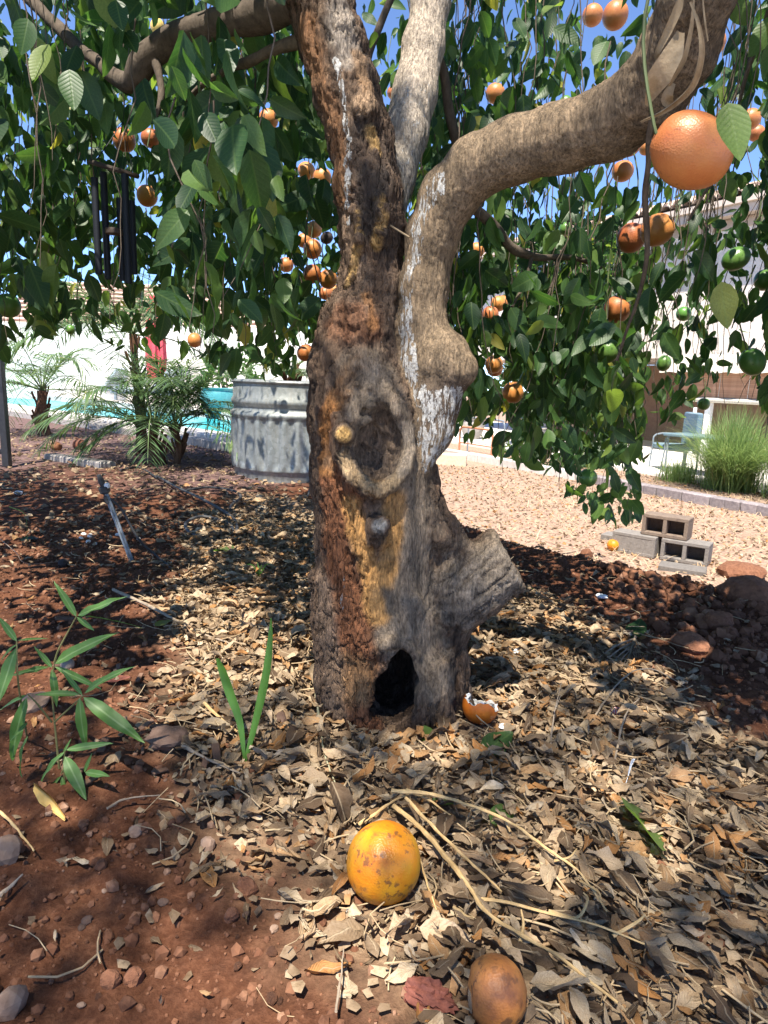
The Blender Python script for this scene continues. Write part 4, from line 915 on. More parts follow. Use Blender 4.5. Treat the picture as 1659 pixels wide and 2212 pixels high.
# closed red parasol by the pool
pm_ = speckle('red_canvas', (0.45, 0.05, 0.07), (0.62, 0.10, 0.12), 12, .9, .3, .01)
ub = P(340, 860, 14.4) * [1, 1, 0] + [0, 0, .05]; ut = P(345, 640, 14.4); um = thing('red_parasol', 'folded red parasol standing on the far pool deck', 'parasol', ub)
V, F = tube([ub, ut + [0, 0, .25]], .03, 8); obj('pole', V, F, conc, um)
h_ = ut[2] - ub[2]; V, F = lathe([(.05, h_), (.12, h_ * .92), (.17, h_ * .7), (.19, h_ * .45), (.15, h_ * .26), (.05, h_ * .25)], 24, ub, lambda a, k: .035 * np.sin(8 * a)); obj('canopy', V, F, pm_, um)
V, F = lathe([(0, 0), (.28, 0), (.26, .07), (.06, .1), (0, .1)], 20, ub); obj('base', V, F, conc, um)
# grey loungers and pots by the pool
lm_ = speckle('grey_weave', (0.26, 0.30, 0.33), (0.38, 0.42, 0.45), 60, .8, .4, .003)
def lounger(base, rz, label):
    e = thing('pool_lounger', label, 'lounger', base); ca, sa = math.cos(rz), math.sin(rz); M = np.array([[ca, sa, 0], [-sa, ca, 0], [0, 0, 1]])
    def a(nm, c_, s_, tilt=0.0, m_=lm_):
        V, F = bbox_bev((0, 0, 0), s_, 0, .02); ct_, st_ = math.cos(tilt), math.sin(tilt); V = V @ np.array([[ct_, 0, st_], [0, 1, 0], [-st_, 0, ct_]]) + c_; obj(nm, V @ M + base, F, m_, e)
    a('seat', (.3, 0, .34), (1.2, .62, .09)); a('backrest', (-.5, 0, .56), (.72, .62, .08), -.7); a('frame', (.1, 0, .27), (1.7, .58, .05), 0, ventm)
    for sx in (-.6, .8):
        for sy in (-.26, .26): a('leg', (sx, sy, .13), (.05, .05, .26), 0, ventm)
lounger(G(235, 866, .05), 2.6, 'grey cushioned lounger on the far pool deck beneath the palm fronds')
lounger(G(330, 878, .05), 2.7, 'second grey lounger right of the first on the far pool deck')
tealm = speckle('teal_glaze', (0.05, 0.22, 0.24), (0.09, 0.30, 0.32), 20, .3, .1, .002, .5)
pb = P(478, 905, 11.6) * [1, 1, 0] + [0, 0, .05]; e = thing('teal_planter', 'squat teal glazed planter across the pool left of the steel tank', 'planter', pb)
V, F = lathe([(0, .02), (.20, 0), (.32, .2), (.36, .38), (.32, .46), (.35, .5), (.31, .5), (.28, .42), (0, .40)], 28, pb); obj('pot', V, F, tealm, e)
# black iron frame at the left edge
fb = G(16, 1008); w_ = .030
fr_ = thing('iron_frame', 'black square iron frame rising at the left edge of the yard', 'frame', fb)
top = P(20, 330, fb[1]); V, F = bbox_bev(((fb[0] + .0), fb[1], top[2] / 2), (.055, .055, top[2]), 0, .006); obj('post', V, F, darkm, fr_)
V, F = bbox_bev((fb[0] - .75, fb[1], top[2] / 2), (.055, .055, top[2]), 0, .006); obj('post', V, F, darkm, fr_)
for zz_ in (P(16, 975, fb[1])[2], top[2] - .03):
    V, F = bbox_bev((fb[0] - .375, fb[1] + .003, zz_), (.69, .04, .035), 0, .004); obj('rail', V, F, darkm, fr_)
V, F = tube([(fb[0] - .7, fb[1] + .02, .05), (fb[0] - .03, fb[1] + .02, P(8, 900, fb[1])[2])], .012, 6); obj('brace', V, F, darkm, fr_)

# ------------------------------------------------------------------ steel stock tank planter
zinc = mat('galvanised_steel', (0.34, 0.36, 0.36), .5, .5, .45); t = NT(zinc); v = t.coord()
c_ = t.ramp(t.vor(v, 45, 'F1', 'Color'), [(.2, (.20, .215, .21)), (.5, (.24, .255, .25)), (.9, (.29, .305, .30))]); drt = t.noise(t.coord((6, 6, 1)), 3, 5, .65)
t.col(t.mix(t.fr(drt, .5, .8), c_, (.20, .20, .185))); t.l(t.fr(drt, .3, .7, .38, .62), t.b.inputs['Roughness']); t.bump(t.noise(v, 8, 3), .15, .01)
TB = P(640, 1022, 5.45); TB[2] = float(height(TB[0], TB[1], False)) - .02; Rt = .52; Ht = P(640, 822, 5.0)[2] - TB[2]
tk = thing('stock_tank', 'round galvanised steel stock tank used as a planter behind the trunk', 'planter', TB)
pr = [(Rt * .955, 0), (Rt * .96, .02), (Rt * .955, .10 * Ht), (Rt * .985, .115 * Ht), (Rt * .99, .13 * Ht)] + [(Rt * .985, f * Ht) for f in np.linspace(.16, .60, 10)] + [(Rt * .99, .625 * Ht), (Rt * 1.012, .645 * Ht), (Rt * 1.012, .67 * Ht), (Rt * .965, .70 * Ht), (Rt * .962, .735 * Ht), (Rt * .995, .765 * Ht), (Rt * .997, .80 * Ht), (Rt * .972, .825 * Ht), (Rt * .970, .96 * Ht)]
V, F = lathe(pr, 180, TB, lambda a, k: (.012 * np.sign(np.sin(30 * a)) * np.abs(np.sin(30 * a)) ** .5 if 4 < k < 15 else 0)); obj('wall', V, F, zinc, tk)
a = np.linspace(0, 2 * math.pi, 73)[:-1]; ring = lathe([(Rt * .97 + .016 * math.cos(q), Ht * .975 + .016 * math.sin(q)) for q in np.linspace(0, 2 * math.pi, 9)], 96, TB); obj('rim', ring[0], ring[1], zinc, tk)
V, F = lathe([(0, Ht * .93), (Rt * .97, Ht * .93)], 48, TB); obj('soil_fill', V, F, gm, tk)

# ------------------------------------------------------------------ palms
pgm = mat('palm_leaflet', (0.06, 0.12, 0.05), .5, .4); t = NT(pgm); rn = t.attr('rnd')
t.col(t.ramp(rn, [(0, (.045, .085, .04)), (.6, (.08, .145, .055)), (.9, (.16, .22, .06)), (1, (.36, .33, .07))]))
tr = t.n('BsdfTranslucent'); tr.inputs[0].default_value = (.16, .26, .07, 1); mx = t.n('MixShader'); mx.inputs[0].default_value = .3; t.l(t.b.outputs[0], mx.inputs[1]); t.l(tr.outputs[0], mx.inputs[2]); t.l(mx.outputs[0], t.out.inputs[0])
rcm = mat('palm_rachis', (.11, .16, .06), .5, .4); fibm = speckle('palm_fibre', (.07, .035, .022), (.17, .09, .05), 50, .95, .9, .01, stretch=(1, 1, .3))
PLT = []
for k in range(2):
    Tn = np.array([(0, 0, 0), (-.022, .3, .0), (.022, .3, .0), (-.018, .7, -.05 - .05 * k), (.018, .7, -.05 - .05 * k), (0, 1, -.16 - .1 * k)]); PLT.append((Tn, np.array([(0, 2, 1), (1, 2, 4), (1, 4, 3), (3, 4, 5)]), Tn[:, :2]))
def frond(parent, base, az, el, L, drop, n, ll, yellow=0.0):
    s = np.linspace(0, 1, 14); hor = np.array([math.cos(az), math.sin(az), 0]); pts = base + hor * (L * s * math.cos(el))[:, None] + np.array([0, 0, 1.0]) * (L * (s * math.sin(el) - drop * s ** 2.2))[:, None]
    V, F = tube(pts, np.linspace(.007, .002, 14), 5); f_ = obj('frond', V, F, rcm, parent)
    ss_ = np.linspace(.16, .99, n); q = np.stack([np.interp(ss_, s, pts[:, i]) for i in range(3)], 1); tg_ = nrm(np.stack([np.interp(ss_, s, np.gradient(pts[:, i])) for i in range(3)], 1)); sd_ = nrm(np.cross(tg_, [0, 0, 1.0]))
    Bq, Aq, Lq = [], [], []
    for sg in (-1, 1):
        a_ = sd_ * sg * .9 + tg_ * (.35 + .7 * ss_[:, None]) + np.array([0, 0, .18]) - np.array([0, 0, .35]) * ss_[:, None] + rng.normal(0, .1, (n, 3)); Bq.append(q); Aq.append(nrm(a_)); Lq.append(ll * np.sin(math.pi * (.12 + .80 * ss_)) ** .6 * rng.uniform(.85, 1.1, n))
    Bq, Aq, Lq = np.concatenate(Bq), np.concatenate(Aq), np.concatenate(Lq); up_ = np.tile(np.array([0, 0, 1.0]), (len(Bq), 1)) + rng.normal(0, .2, (len(Bq), 3))
    leaf_field('leaflets', Bq, leaf_frames(Aq, nrm(up_)), Lq, rng.integers(0, 2, len(Bq)), PLT, pgm, f_, np.clip(rng.normal(.4 + yellow, .2, len(Bq)), 0, 1))
def palm(label, base, th, tr_, nf, L, ll, seed, grp=None, el=(.25, 1.2), yellow=0.0, nl=34):
    r = random.Random(seed); base = np.asarray(base, float); e = thing('pygmy_palm', label, 'palm', base, grp)
    s = np.linspace(0, 1, 9); pts = base + np.stack([.02 * np.sin(s * 5 + seed), .02 * np.cos(s * 4), s * th - .03], 1); V, F = tube(pts, tr_ * (1.25 - .5 * s + .12 * np.sin(s * 40)), 12); obj('trunk', V, F, fibm, e)
    for k in range(14):
        a_ = k * 2.4; q = pts[2 + k % 6] + tr_ * .8 * np.array([math.cos(a_), math.sin(a_), 0]); V, F = ribbon([q, q + [.03 * math.cos(a_), .03 * math.sin(a_), .06], q + [.05 * math.cos(a_), .05 * math.sin(a_), .13]], .03, .8, 3); obj('boot', V, F, fibm, e)
    for k in range(nf): frond(e, pts[-1], k * 2.399 + seed, r.uniform(*el), L * r.uniform(.8, 1.1), r.uniform(.35, .75), nl, ll, yellow)
def gz(px, py): return ground_at(px, py)
pg = 'small feathery palms by the pool'
palm('small feathery palm with a shaggy brown stem left of the steel tank', gz(338, 1000), .30, .055, 21, 1.25, .30, 1, pg, (.35, 1.45), 0, 44)
palm('slimmer feathery palm just right of the shaggy brown stemmed one', gz(384, 1002), .34, .03, 18, 1.0, .26, 5, pg, (.3, 1.4), 0, 40)
palm('feathery palm with yellowing lower fronds at the left edge by the pool', gz(95, 940), .55, .07, 20, 1.3, .32, 3, pg, (.1, 1.2), .18)
palm('feathery palm growing inside the galvanised steel tank', TB + [-.05, .05, Ht * .93], .1, .04, 9, .45, .16, 8, None, (.3, 1.2))
palm('taller feathery palm hanging its fronds before the white wall on the left', P(300, 905, 6.4) * [1, 1, 0], 1.15, .045, 18, 1.35, .34, 6, pg, (-.1, 1.2), .0, 44)
# yellow green shrubs against the far wall
def bush(label, c, rad, n, L, name='garden_shrub', cat='shrub', yellow=.6, grp=None, seed=0, trunk_h=0.0):
    e = thing(name, label, cat, [c[0], c[1], c[2]], grp); r = np.random.default_rng(seed)
    d = nrm(r.normal(0, 1, (n, 3))); k = r.uniform(.55, 1, n) ** .5; lump = 1 + .35 * fbm(d * 2.2 + seed, 3, seed); cen = np.array(c) + [0, 0, trunk_h + rad[2] * .8]
    b = cen + d * k[:, None] * lump[:, None] * np.asarray(rad); ax = nrm(d + r.normal(0, .7, (n, 3)) + [0, 0, -.3]); nn = nrm(r.normal(0, 1, (n, 3)) + d)
    leaf_field('crown', b, leaf_frames(ax, nn), r.uniform(.7, 1.3, n) * L, r.integers(0, len(LT), n), LT, lfm, e, np.clip(r.normal(yellow, .12, n), 0, .999))
    for q in range(5):
        p1 = cen + (d[q] * .6 + [0, 0, .2]) * np.asarray(rad); V, F = tube(spline([np.array(c), np.array(c) + [0, 0, trunk_h * .6 + .02], (np.array(c) + p1) / 2 + [0, 0, .1], p1], 4), np.linspace(.05 * rad[2], .01, 13), 6); obj('trunk' if q == 0 else 'limb', V, F, brm, e)
    return e
bush('small yellow green shrub against the white wall left of the tank', P(495, 868, 12.8) * [1, 1, 0], (.6, .5, .7), 800, .12, seed=2, yellow=.85)

# ------------------------------------------------------------------ background, right: low yard, kerb, patio, house
def GL(px, py): return G(px, py, ZLOW)
Q0 = GL(1659, 1118); Q1 = GL(1040, 1000); qd = nrm((Q1 - Q0) * [1, 1, 0]); qn = np.array([-qd[1], qd[0], 0]); qn = qn if qn[0] > 0 else -qn
def QP(s, n, z=0.0): return np.array([Q0[0], Q0[1], 0]) + qd * s + qn * n + np.array([0, 0, ZLOW + z])
qa = math.atan2(qd[1], qd[0])
brickm = speckle('grey_paver', (0.15, 0.13, 0.135), (0.29, 0.25, 0.25), 26, .9, .5, .004)
kb = thing('paver_edging', 'line of dark grey pavers edging the sunlit yard below the tall grass', 'edging', QP(2, .1))
for k in range(46):
    s = -2.6 + k * .205; 
    if s > 3.1: break
    V, F = bbox_bev(QP(s + rng.uniform(-.006, .006), .10 + rng.uniform(-.008, .008), .055), (.198, .20, .15), qa + rng.uniform(-.03, .03), .012); obj('paver', V, F, brickm, kb)
kb2 = thing('concrete_edging', 'pale concrete kerb blocks edging the yard behind the hanging leaves', 'kerb', QP(4.5, .1))
for k in range(7):
    V, F = bbox_bev(QP(3.45 + k * .62, .10 + rng.uniform(-.02, .02), .06), (.60, .18, .16), qa + rng.uniform(-.03, .03), .012); obj('kerb_block', V, F, conc, kb2)
patiom = speckle('patio_concrete', (0.50, 0.47, 0.43), (0.62, 0.59, 0.54), 4, .9, .2, .003)
V, F = slab([QP(-9, 1.9), QP(16, 1.9), QP(16, 9), QP(-9, 9)], ZLOW - .1, ZLOW + .05); obj('patio', V, F, patiom, kind='structure', smooth=False)
house = thing('stucco_house', 'two storey white stucco house with tiled roof and shaded patio at right', 'house', QP(2, 7.2))
NF = 5.6                                     # facade distance behind the edging
def on_facade(px, py, n=NF):                 # sight line against the upright plane n behind the edging
    d = ray(px, py); o = QP(0, n); tt = ((o - CAM) @ qn) / (d @ qn); return CAM + d * tt
ev = on_facade(1659, 412, NF - .5); zev = ev[2]; zpat = on_facade(1560, 772)[2]
sA, sB = -7.0, 13.0
def facade_box(nm, s0, s1, n0, n1, z0, z1, m_, par=house, bev=0):
    c = (QP(s0, n0) + QP(s1, n1)) / 2 * [1, 1, 0] + [0, 0, (z0 + z1) / 2]; V, F = box(c, (abs(s1 - s0), abs(n1 - n0), z1 - z0), qa); return obj(nm, V, F, m_, par, smooth=False)
wst = speckle('rough_white_stucco', (0.62, 0.545, 0.48), (0.76, 0.695, 0.63), 11, .95, 1.0, .02)
def S_of(px, py, n=NF): return float((on_facade(px, py, n) - QP(0, n)) @ qd)
# upper wall with openings for the windows: built as bands and piers
wins = []
for (xa, ya, xb, yb) in ((1455, 482, 1488, 514), (1125, 520, 1250, 585)):
    a = on_facade(xa, ya); b = on_facade(xb, yb); sa_, sb_ = S_of(xa, ya), S_of(xb, yb); wins.append((min(sa_, sb_), max(sa_, sb_), min(a[2], b[2]), max(a[2], b[2])))
wins.sort(); wz0 = min(w[2] for w in wins); wz1 = max(w[3] for w in wins)
facade_box('wall', sA, sB, NF, NF + .25, zpat, wz0, wst); facade_box('wall', sA, sB, NF, NF + .25, wz1, zev - .05, wst)
cur = sA
for s0, s1, z0, z1 in wins:
    facade_box('wall', cur, s0, NF, NF + .25, wz0, wz1, wst); cur = s1
    if z0 > wz0 + .01: facade_box('wall', s0, s1, NF, NF + .25, wz0, z0, wst)
    if z1 < wz1 - .01: facade_box('wall', s0, s1, NF, NF + .25, z1, wz1, wst)
facade_box('wall', cur, sB, NF, NF + .25, wz0, wz1, wst)
glass = mat('window_glass', (.10, .13, .16), .08, .6); whitem = mat('white_frame', (.75, .75, .73), .5)
for s0, s1, z0, z1 in wins:
    w_o = facade_box('window', s0 + .04, s1 - .04, NF + .10, NF + .12, z0 + .04, z1 - .04, glass)
    for a0, a1, b0, b1 in ((s0, s1, z0, z0 + .05), (s0, s1, z1 - .05, z1), (s0, s0 + .05, z0 + .05, z1 - .05), (s1 - .05, s1, z0 + .05, z1 - .05), ((s0 + s1) / 2 - .02, (s0 + s1) / 2 + .02, z0 + .05, z1 - .05)):
        facade_box('frame', a0, a1, NF - .02, NF + .09, b0, b1, whitem, w_o)
eavem = speckle('beige_eave', (0.46, 0.37, 0.31), (0.56, 0.46, 0.39), 8, .85, .2, .003)
facade_box('soffit', sA - .3, sB + .3, NF - .40, NF - .005, zev - .26, zev - .20, eavem); facade_box('fascia', sA - .3, sB + .3, NF - .46, NF - .40, zev - .30, zev - .02, eavem); facade_box('gutter', sA - .3, sB + .3, NF - .56, NF - .465, zev - .12, zev + .0, eavem)
facade_box('trim_band', sA, sB, NF - .05, NF - .002, zev - .46, zev - .27, eavem)
tiled(house, QP(sA, NF - .56, -ZLOW + zev + .02), QP(sB, NF - .56, -ZLOW + zev + .02), qn * 2.2 + [0, 0, .75], 6, 74)
rb_ = [QP(sA - .3, NF - .54, zev - ZLOW), QP(sB + .3, NF - .54, zev - ZLOW), QP(sB + .3, NF + 5, zev - ZLOW + 1.9), QP(sA - .3, NF + 5, zev - ZLOW + 1.9)]
obj('roof_deck', np.array(rb_ + [q - [0, 0, .12] for q in rb_]), [(0, 1, 2, 3), (7, 6, 5, 4), (0, 4, 5, 1), (1, 5, 6, 2), (2, 6, 7, 3), (3, 7, 4, 0)], tilem, house, smooth=False)
# patio recess
brown = speckle('brown_wall', (0.33, 0.20, 0.13), (0.42, 0.27, 0.18), 9, .9, .4, .006)
facade_box('patio_wall', sA, sB, NF + 2.6, NF + 2.8, ZLOW, zpat - .055, brown); facade_box('patio_ceiling', sA, sB, NF + .251, NF + 2.595, zpat - .05, zpat + .04, eavem)
for s in (-6.2, 1.75, 4.6, 8.6): facade_box('patio_post', s, s + .12, NF + .06, NF + .18, ZLOW + .05, zpat - .002, whitem)
# canvas valance and bamboo blinds
canv = speckle('beige_canvas', (0.44, 0.41, 0.35), (0.56, 0.53, 0.46), 20, .9, .3, .004)
sv0, sv1 = S_of(1800, 780), S_of(1440, 775)
va = thing('awning', 'beige canvas valance along the lower edge of the stucco wall', 'awning', QP((sv0 + sv1) / 2, NF - .2))
zv1 = zpat + .06; zv0 = on_facade(1560, 800, NF - .2)[2] - .05; ss_ = np.linspace(sv0, sv1, 60); V = []
for z_, nn_ in ((zv1, NF - .03), ((zv0 + zv1) / 2, NF - .16), (zv0, NF - .22), (zv0, NF - .235), ((zv0 + zv1) / 2, NF - .175), (zv1, NF - .045)):
    V += [QP(s, nn_ + .02 * math.sin(s * 9), z_ - ZLOW + (.012 * math.sin(s * 14) if z_ < zv1 else 0)) for s in ss_]
n_ = len(ss_); F = [(k * n_ + i, k * n_ + i + 1, (k + 1) * n_ + i + 1, (k + 1) * n_ + i) for k in range(5) for i in range(n_ - 1)]; obj('valance', np.array(V), F, canv, va)
bam = speckle('bamboo', (0.34, 0.17, 0.10), (0.52, 0.31, 0.19), 30, .8, .4, .003, stretch=(.3, .3, 3))
def blind(s0, s1, zt, zb, label):
    e = thing('bamboo_blind', label, 'blind', QP((s0 + s1) / 2, NF + .02)); n = 36; hgt = (zt - zb) / n
    V, F = box((0, 0, 0), (abs(s1 - s0), .012, hgt * .8), qa); me = to_mesh('slat', V, F, bam, False)
    for k in range(n):
        o = bpy.data.objects.new('slat', me); COL.objects.link(o); o.parent = e; q = QP((s0 + s1) / 2, NF + .02 + rng.uniform(-.004, .004), zt - ZLOW - (k + .5) * hgt) - WL[e.name]; o.location = Vector(q.tolist())
    a = QP(s0, NF + .0, zb - ZLOW - .05); b = QP(s1, NF + .0, zb - ZLOW - .05); V, F = tube([a, b], .055, 12); obj('roll', V, F, canv, e)
    for f in (.18, .5, .82):
        s = s0 + (s1 - s0) * f; V, F = tube([QP(s, NF - .005, zt - ZLOW), QP(s, NF - .005, zb - ZLOW)], .006, 5); obj('cord', V, F, canv, e)
zb_ = on_facade(1600, 862)[2]
blind(S_of(1652, 860), S_of(1462, 860), zv0 + .02, zb_, 'reddish bamboo roll blind hanging left of the patio post at right')
blind(S_of(1860, 860), S_of(1656, 860), zv0 + .02, zb_ - .05, 'second bamboo roll blind beyond the first, cut by the right edge')
# white and black leaning posts, table, blue chair, pots
pa, pbt = on_facade(1438, 790, 2.75), on_facade(1428, 905, 2.75)
V, F = tube([[*(on_facade(1502, 880, 3.6)[:2]), on_facade(1502, 880, 3.6)[2]], [*(on_facade(1493, 965, 3.6)[:2]), ZLOW + .05]], .035, 8); obj('white_pole', V, F, whitem, label='thin white pole leaning behind the tall grass clump', cat='pole')
bl = speckle('blue_stripe', (0.05, 0.11, 0.17), (0.17, 0.22, 0.25), 3, .9, .2, .002, stretch=(1, 1, 8))
def chair(base, rz, label, m_, name='patio_chair', cat='chair', fm=None):
    fm = fm or ventm; e = thing(name, label, cat, base); ca, sa = math.cos(rz), math.sin(rz); M = np.array([[ca, sa, 0], [-sa, ca, 0], [0, 0, 1]])
    V, F = bbox_bev((0, 0, .42), (.56, .56, .10), 0, .03); obj('seat', V @ M + base, F, m_, e)
    V, F = bbox_bev((0, .30, .74), (.56, .10, .62), 0, .03); obj('backrest', V @ M + base, F, m_, e)
    for sx in (-.27, .27):
        V, F = tube(spline([(sx, -.3, 0), (sx, -.27, .40), (sx, -.22, .62), (sx, .3, .64)], 4), .016, 6); obj('armrest', V @ M + base, F, fm, e)
        V, F = tube([(sx, .34, 0), (sx, .32, .64)], .016, 6); obj('leg', V @ M + base, F, fm, e)
b_ = GL(1455, 1005) * [1, 1, 0]; b_ = QP(float((GL(1455, 1000) - QP(0, 0)) @ qd), 2.5, .05)
chair(QP(S_of(1448, 960, 2.6), 2.7, .05), qa + 2.6, 'patio armchair with a blue striped cushion behind the tall grass', bl)
chair(QP(S_of(1130, 930, 3.4), 3.6, .05), qa + 2.0, 'grey patio armchair glimpsed between the low hanging leaves', lm_)
tq = QP(S_of(1530, 950, 2.6), 2.6, .05); e = thing('patio_table', 'low table with a pale blue edge behind the tall grass clump', 'table', tq)
V, F = bbox_bev(tq + [0, 0, .66], (1.3, .7, .05), qa, .012); obj('tabletop', V, F, mat('pale_blue', (.11, .17, .21), .6), e)
for sx in (-.58, .58):
    for sy in (-.28, .28):
        q = tq + qd * sx + qn * sy; V, F = tube([q, q + [0, 0, .64]], .018, 6); obj('leg', V, F, ventm, e)
potm = speckle('grey_clay', (0.30, 0.28, 0.26), (0.46, 0.43, 0.40), 15, .9, .4, .004)
for (px_, py_, n_, r_, lab) in ((1152, 940, 2.8, .30, 'large grey clay pot behind the hanging leaves'), (1215, 945, 3.2, .24, 'smaller grey clay pot right of the large one'), (1020, 935, 3.0, .33, 'carved stone urn behind the rusty hoop')):
    q = QP(S_of(px_, py_, n_), n_, .05); e = thing('clay_pot', lab, 'pot', q); V, F = lathe([(0, 0), (r_ * .6, 0), (r_ * .75, r_ * .3), (r_ * 1.0, r_ * 1.1), (r_ * .92, r_ * 1.5), (r_ * 1.08, r_ * 1.62), (r_ * .95, r_ * 1.64), (r_ * .85, r_ * 1.4), (0, r_ * 1.35)], 30, q, lambda a, k: .012 * np.sin(10 * a) if 1 < k < 4 else 0); obj('pot', V, F, potm, e); V, F = lathe([(r_ * .8, r_ * 1.36), (0, r_ * 1.38)], 20, q); obj('soil_fill', V, F, gm, e)
rust = speckle('rusty_pipe', (0.28, 0.11, 0.055), (0.45, 0.21, 0.12), 30, .85, .4, .002)
def hoop(xa, xb, yt, ybot, n, lab, m_, rad=.022):
    a0, a1 = QP(S_of(xa, ybot, n), n, -.02), QP(S_of(xb, ybot, n), n, -.02); zt = on_facade((xa + xb) / 2, yt, n)[2]; w = a1 - a0
    e = thing('pipe_hoop', lab, 'hoop', (a0 + a1) / 2, None)
    p = spline([a0, a0 + (zt - a0[2]) * np.array([0, 0, .8]), a0 + w * .04 + [0, 0, (zt - a0[2]) * .95], a0 + w * .12 + [0, 0, zt - a0[2]], a0 + w * .88 + [0, 0, zt - a0[2]], a0 + w * .96 + [0, 0, (zt - a0[2]) * .95], a1 + (zt - a1[2]) * np.array([0, 0, .8]), a1], 5)
    V, F = tube(p, rad, 8); obj('pipe', V, F, m_, e); V, F = tube([a0 + [0, 0, .25], a1 + [0, 0, .25]], rad * .6, 6); obj('crossbar', V, F, m_, e)
hoop(990, 1060, 925, 1005, .7, 'rusty red pipe hoop standing in the far mulch right of the trunk', rust)
hoop(1008, 1085, 905, 998, .95, 'grey pipe hoop leaning behind the rusty red one', ventm, .018)
hoop(1148, 1162, 930, 1015, .05, 'narrow grey and rust post pair at the pale kerb', potm, .02)
# sun bleached block near the trunk on the far side
q = GL(972, 1005); V, F = bbox_bev(q + [0, .1, .09], (.62, .30, .22), -.15, .012); obj('concrete_block', V, F, speckle('buff_block', (.46, .36, .27), (.58, .48, .37), 25, .9, .4, .003), label='buff concrete block lying in sun just right of the trunk', cat='block')
# ornamental grass
def grass_clump(label, c, n, L, spread, seed, name='grass_clump'):
    r = np.random.default_rng(seed); e = thing(name, label, 'grass', c); T = np.array([(-.5, 0, 0), (.5, 0, 0), (-.42, .35, 0), (.42, .35, 0), (-.3, .7, 0), (.3, .7, 0), (0, 1, 0)], float); V = []; F = []
    for k in range(n):
        az = r.uniform(0, 6.283); l = L * r.uniform(.6, 1.15); lean = r.uniform(.1, spread); b = np.asarray(c) + [r.normal(0, .14), r.normal(0, .14), -.02]; h_ = np.array([math.cos(az), math.sin(az), 0]); sdv = np.array([-h_[1], h_[0], 0]); w = r.uniform(.006, .011)
        for x, y, _ in T: V.append(b + sdv * x * w + h_ * l * lean * y ** 1.7 + np.array([0, 0, l * (y - .45 * lean * y ** 2.4)]))
        o = 7 * k; F += [(o, o + 1, o + 3, o + 2), (o + 2, o + 3, o + 5, o + 4), (o + 4, o + 5, o + 6)]
    o = obj('blades', np.array(V), F, pgm2, e); fattr(o, 'rnd', np.repeat(r.uniform(0, 1, n), 7)); return e
pgm2 = mat('grass_blade', (.12, .2, .06), .5, .35); t = NT(pgm2); t.col(t.ramp(t.attr('rnd'), [(0, (.09, .17, .05)), (.6, (.16, .26, .08)), (.88, (.26, .32, .11)), (1, (.48, .42, .22))]))
tr = t.n('BsdfTranslucent'); tr.inputs[0].default_value = (.28, .40, .12, 1); mx = t.n('MixShader'); mx.inputs[0].default_value = .35; t.l(t.b.outputs[0], mx.inputs[1]); t.l(tr.outputs[0], mx.inputs[2]); t.l(mx.outputs[0], t.out.inputs[0])
grass_clump('big fountain of bright green ornamental grass above the dark pavers', GL(1560, 1060) + qn * .2, 3000, 1.38, 1.3, 4)
grass_clump('low green grass tuft left of the big ornamental grass', GL(1445, 1042) + qn * .25, 500, .5, 1.1, 5)
grass_clump('second fountain of ornamental grass cut by the right edge', GL(1690, 1085) + qn * .3, 1200, 1.1, .9, 6)
grass_clump('dry tan grass tuft behind the low hanging leaves', GL(1255, 1010) + qn * .2, 500, .5, 1.0, 7)
for k, (x_, lab) in enumerate(((1110, 'small clipped yellow green hedge bush behind the pale kerb'), (1195, 'second yellow green hedge bush behind the pale kerb to the right'))):
    bush(lab, QP(S_of(x_, 990, .8), 1.0), (.45, .3, .22), 700, .06, seed=20 + k, yellow=.8)
bush('sunlit yellow green lemon tree in front of the stucco house', QP(S_of(1235, 900, 3.2), 3.2), (1.55, 1.2, 1.5), 4200, .17, 'lemon_tree', 'tree', .9, None, 31, 2.3)
bush('pale sunlit shrub behind the trunk bulge on the right', QP(S_of(1040, 900, 2.75), 4.8), (1.2, 1.0, 1.1), 1800, .15, 'garden_shrub', 'shrub', .8, None, 33, .5)

# ------------------------------------------------------------------ concrete blocks in the sun
blockm = speckle('cinder_block', (0.15, 0.11, 0.085), (0.24, 0.185, 0.145), 40, .95, .8, .004); blockg = speckle('grey_cinder_block', (0.13, 0.118, 0.108), (0.21, 0.19, 0.175), 40, .95, .8, .004)
def cinder(c, rz, label, m_, holes='y', s=(.39, .19, .19)):
    # hollow block with two cells running along local y (or one end opening)
    L, D, H = s; w = .032; ca, sa = math.cos(rz), math.sin(rz); M = np.array([[ca, sa, 0], [-sa, ca, 0], [0, 0, 1]])
    pc = [bbox_bev((0, 0, H / 2 - w / 2), (L, D, w), 0, .004), bbox_bev((0, 0, -H / 2 + w / 2), (L, D, w), 0, .004)]
    for x in (-L / 2 + w / 2, 0, L / 2 - w / 2): pc.append(bbox_bev((x, 0, 0), (w, D - .002, H - 2 * w + .001), 0, .003))
    if holes == 'y': pc.append(bbox_bev((0, D / 2 - .03, 0), (L - .004, .03, H - .006), 0, .003))  # solid back plate added so the cells look dark
    if holes == 'closed': pc.append(bbox_bev((0, 0, 0), (L - .004, D - .006, H - .006), 0, .004))
    V, F = merge(*pc); return obj('concrete_block', V @ M + c, F, m_, None, False, label, 'block', 'concrete blocks stacked in the sunny yard')
def blk_at(px, py, zc): return G(px, py, zc)
ra_ = math.atan2(-.6, .8); bz = float(height(*GL(1420, 1170)[:2], False)); kk = GL(1450, 1180)
bd = nrm(np.array([.80, -.60, 0])); bn = np.array([.60, .80, 0]); C0 = G(1432, 1162, bz + .19) + bn * .10   # underside centre of the upper block
cinder(C0 + [0, 0, .095 + .003], ra_, 'tan hollow block on top of the stack showing two square cells', blockm)
cinder(C0 + bd * .19 - bn * .03 + [0, 0, -.095], ra_ + .03, 'grey hollow block under the right end of the top block', blockg)
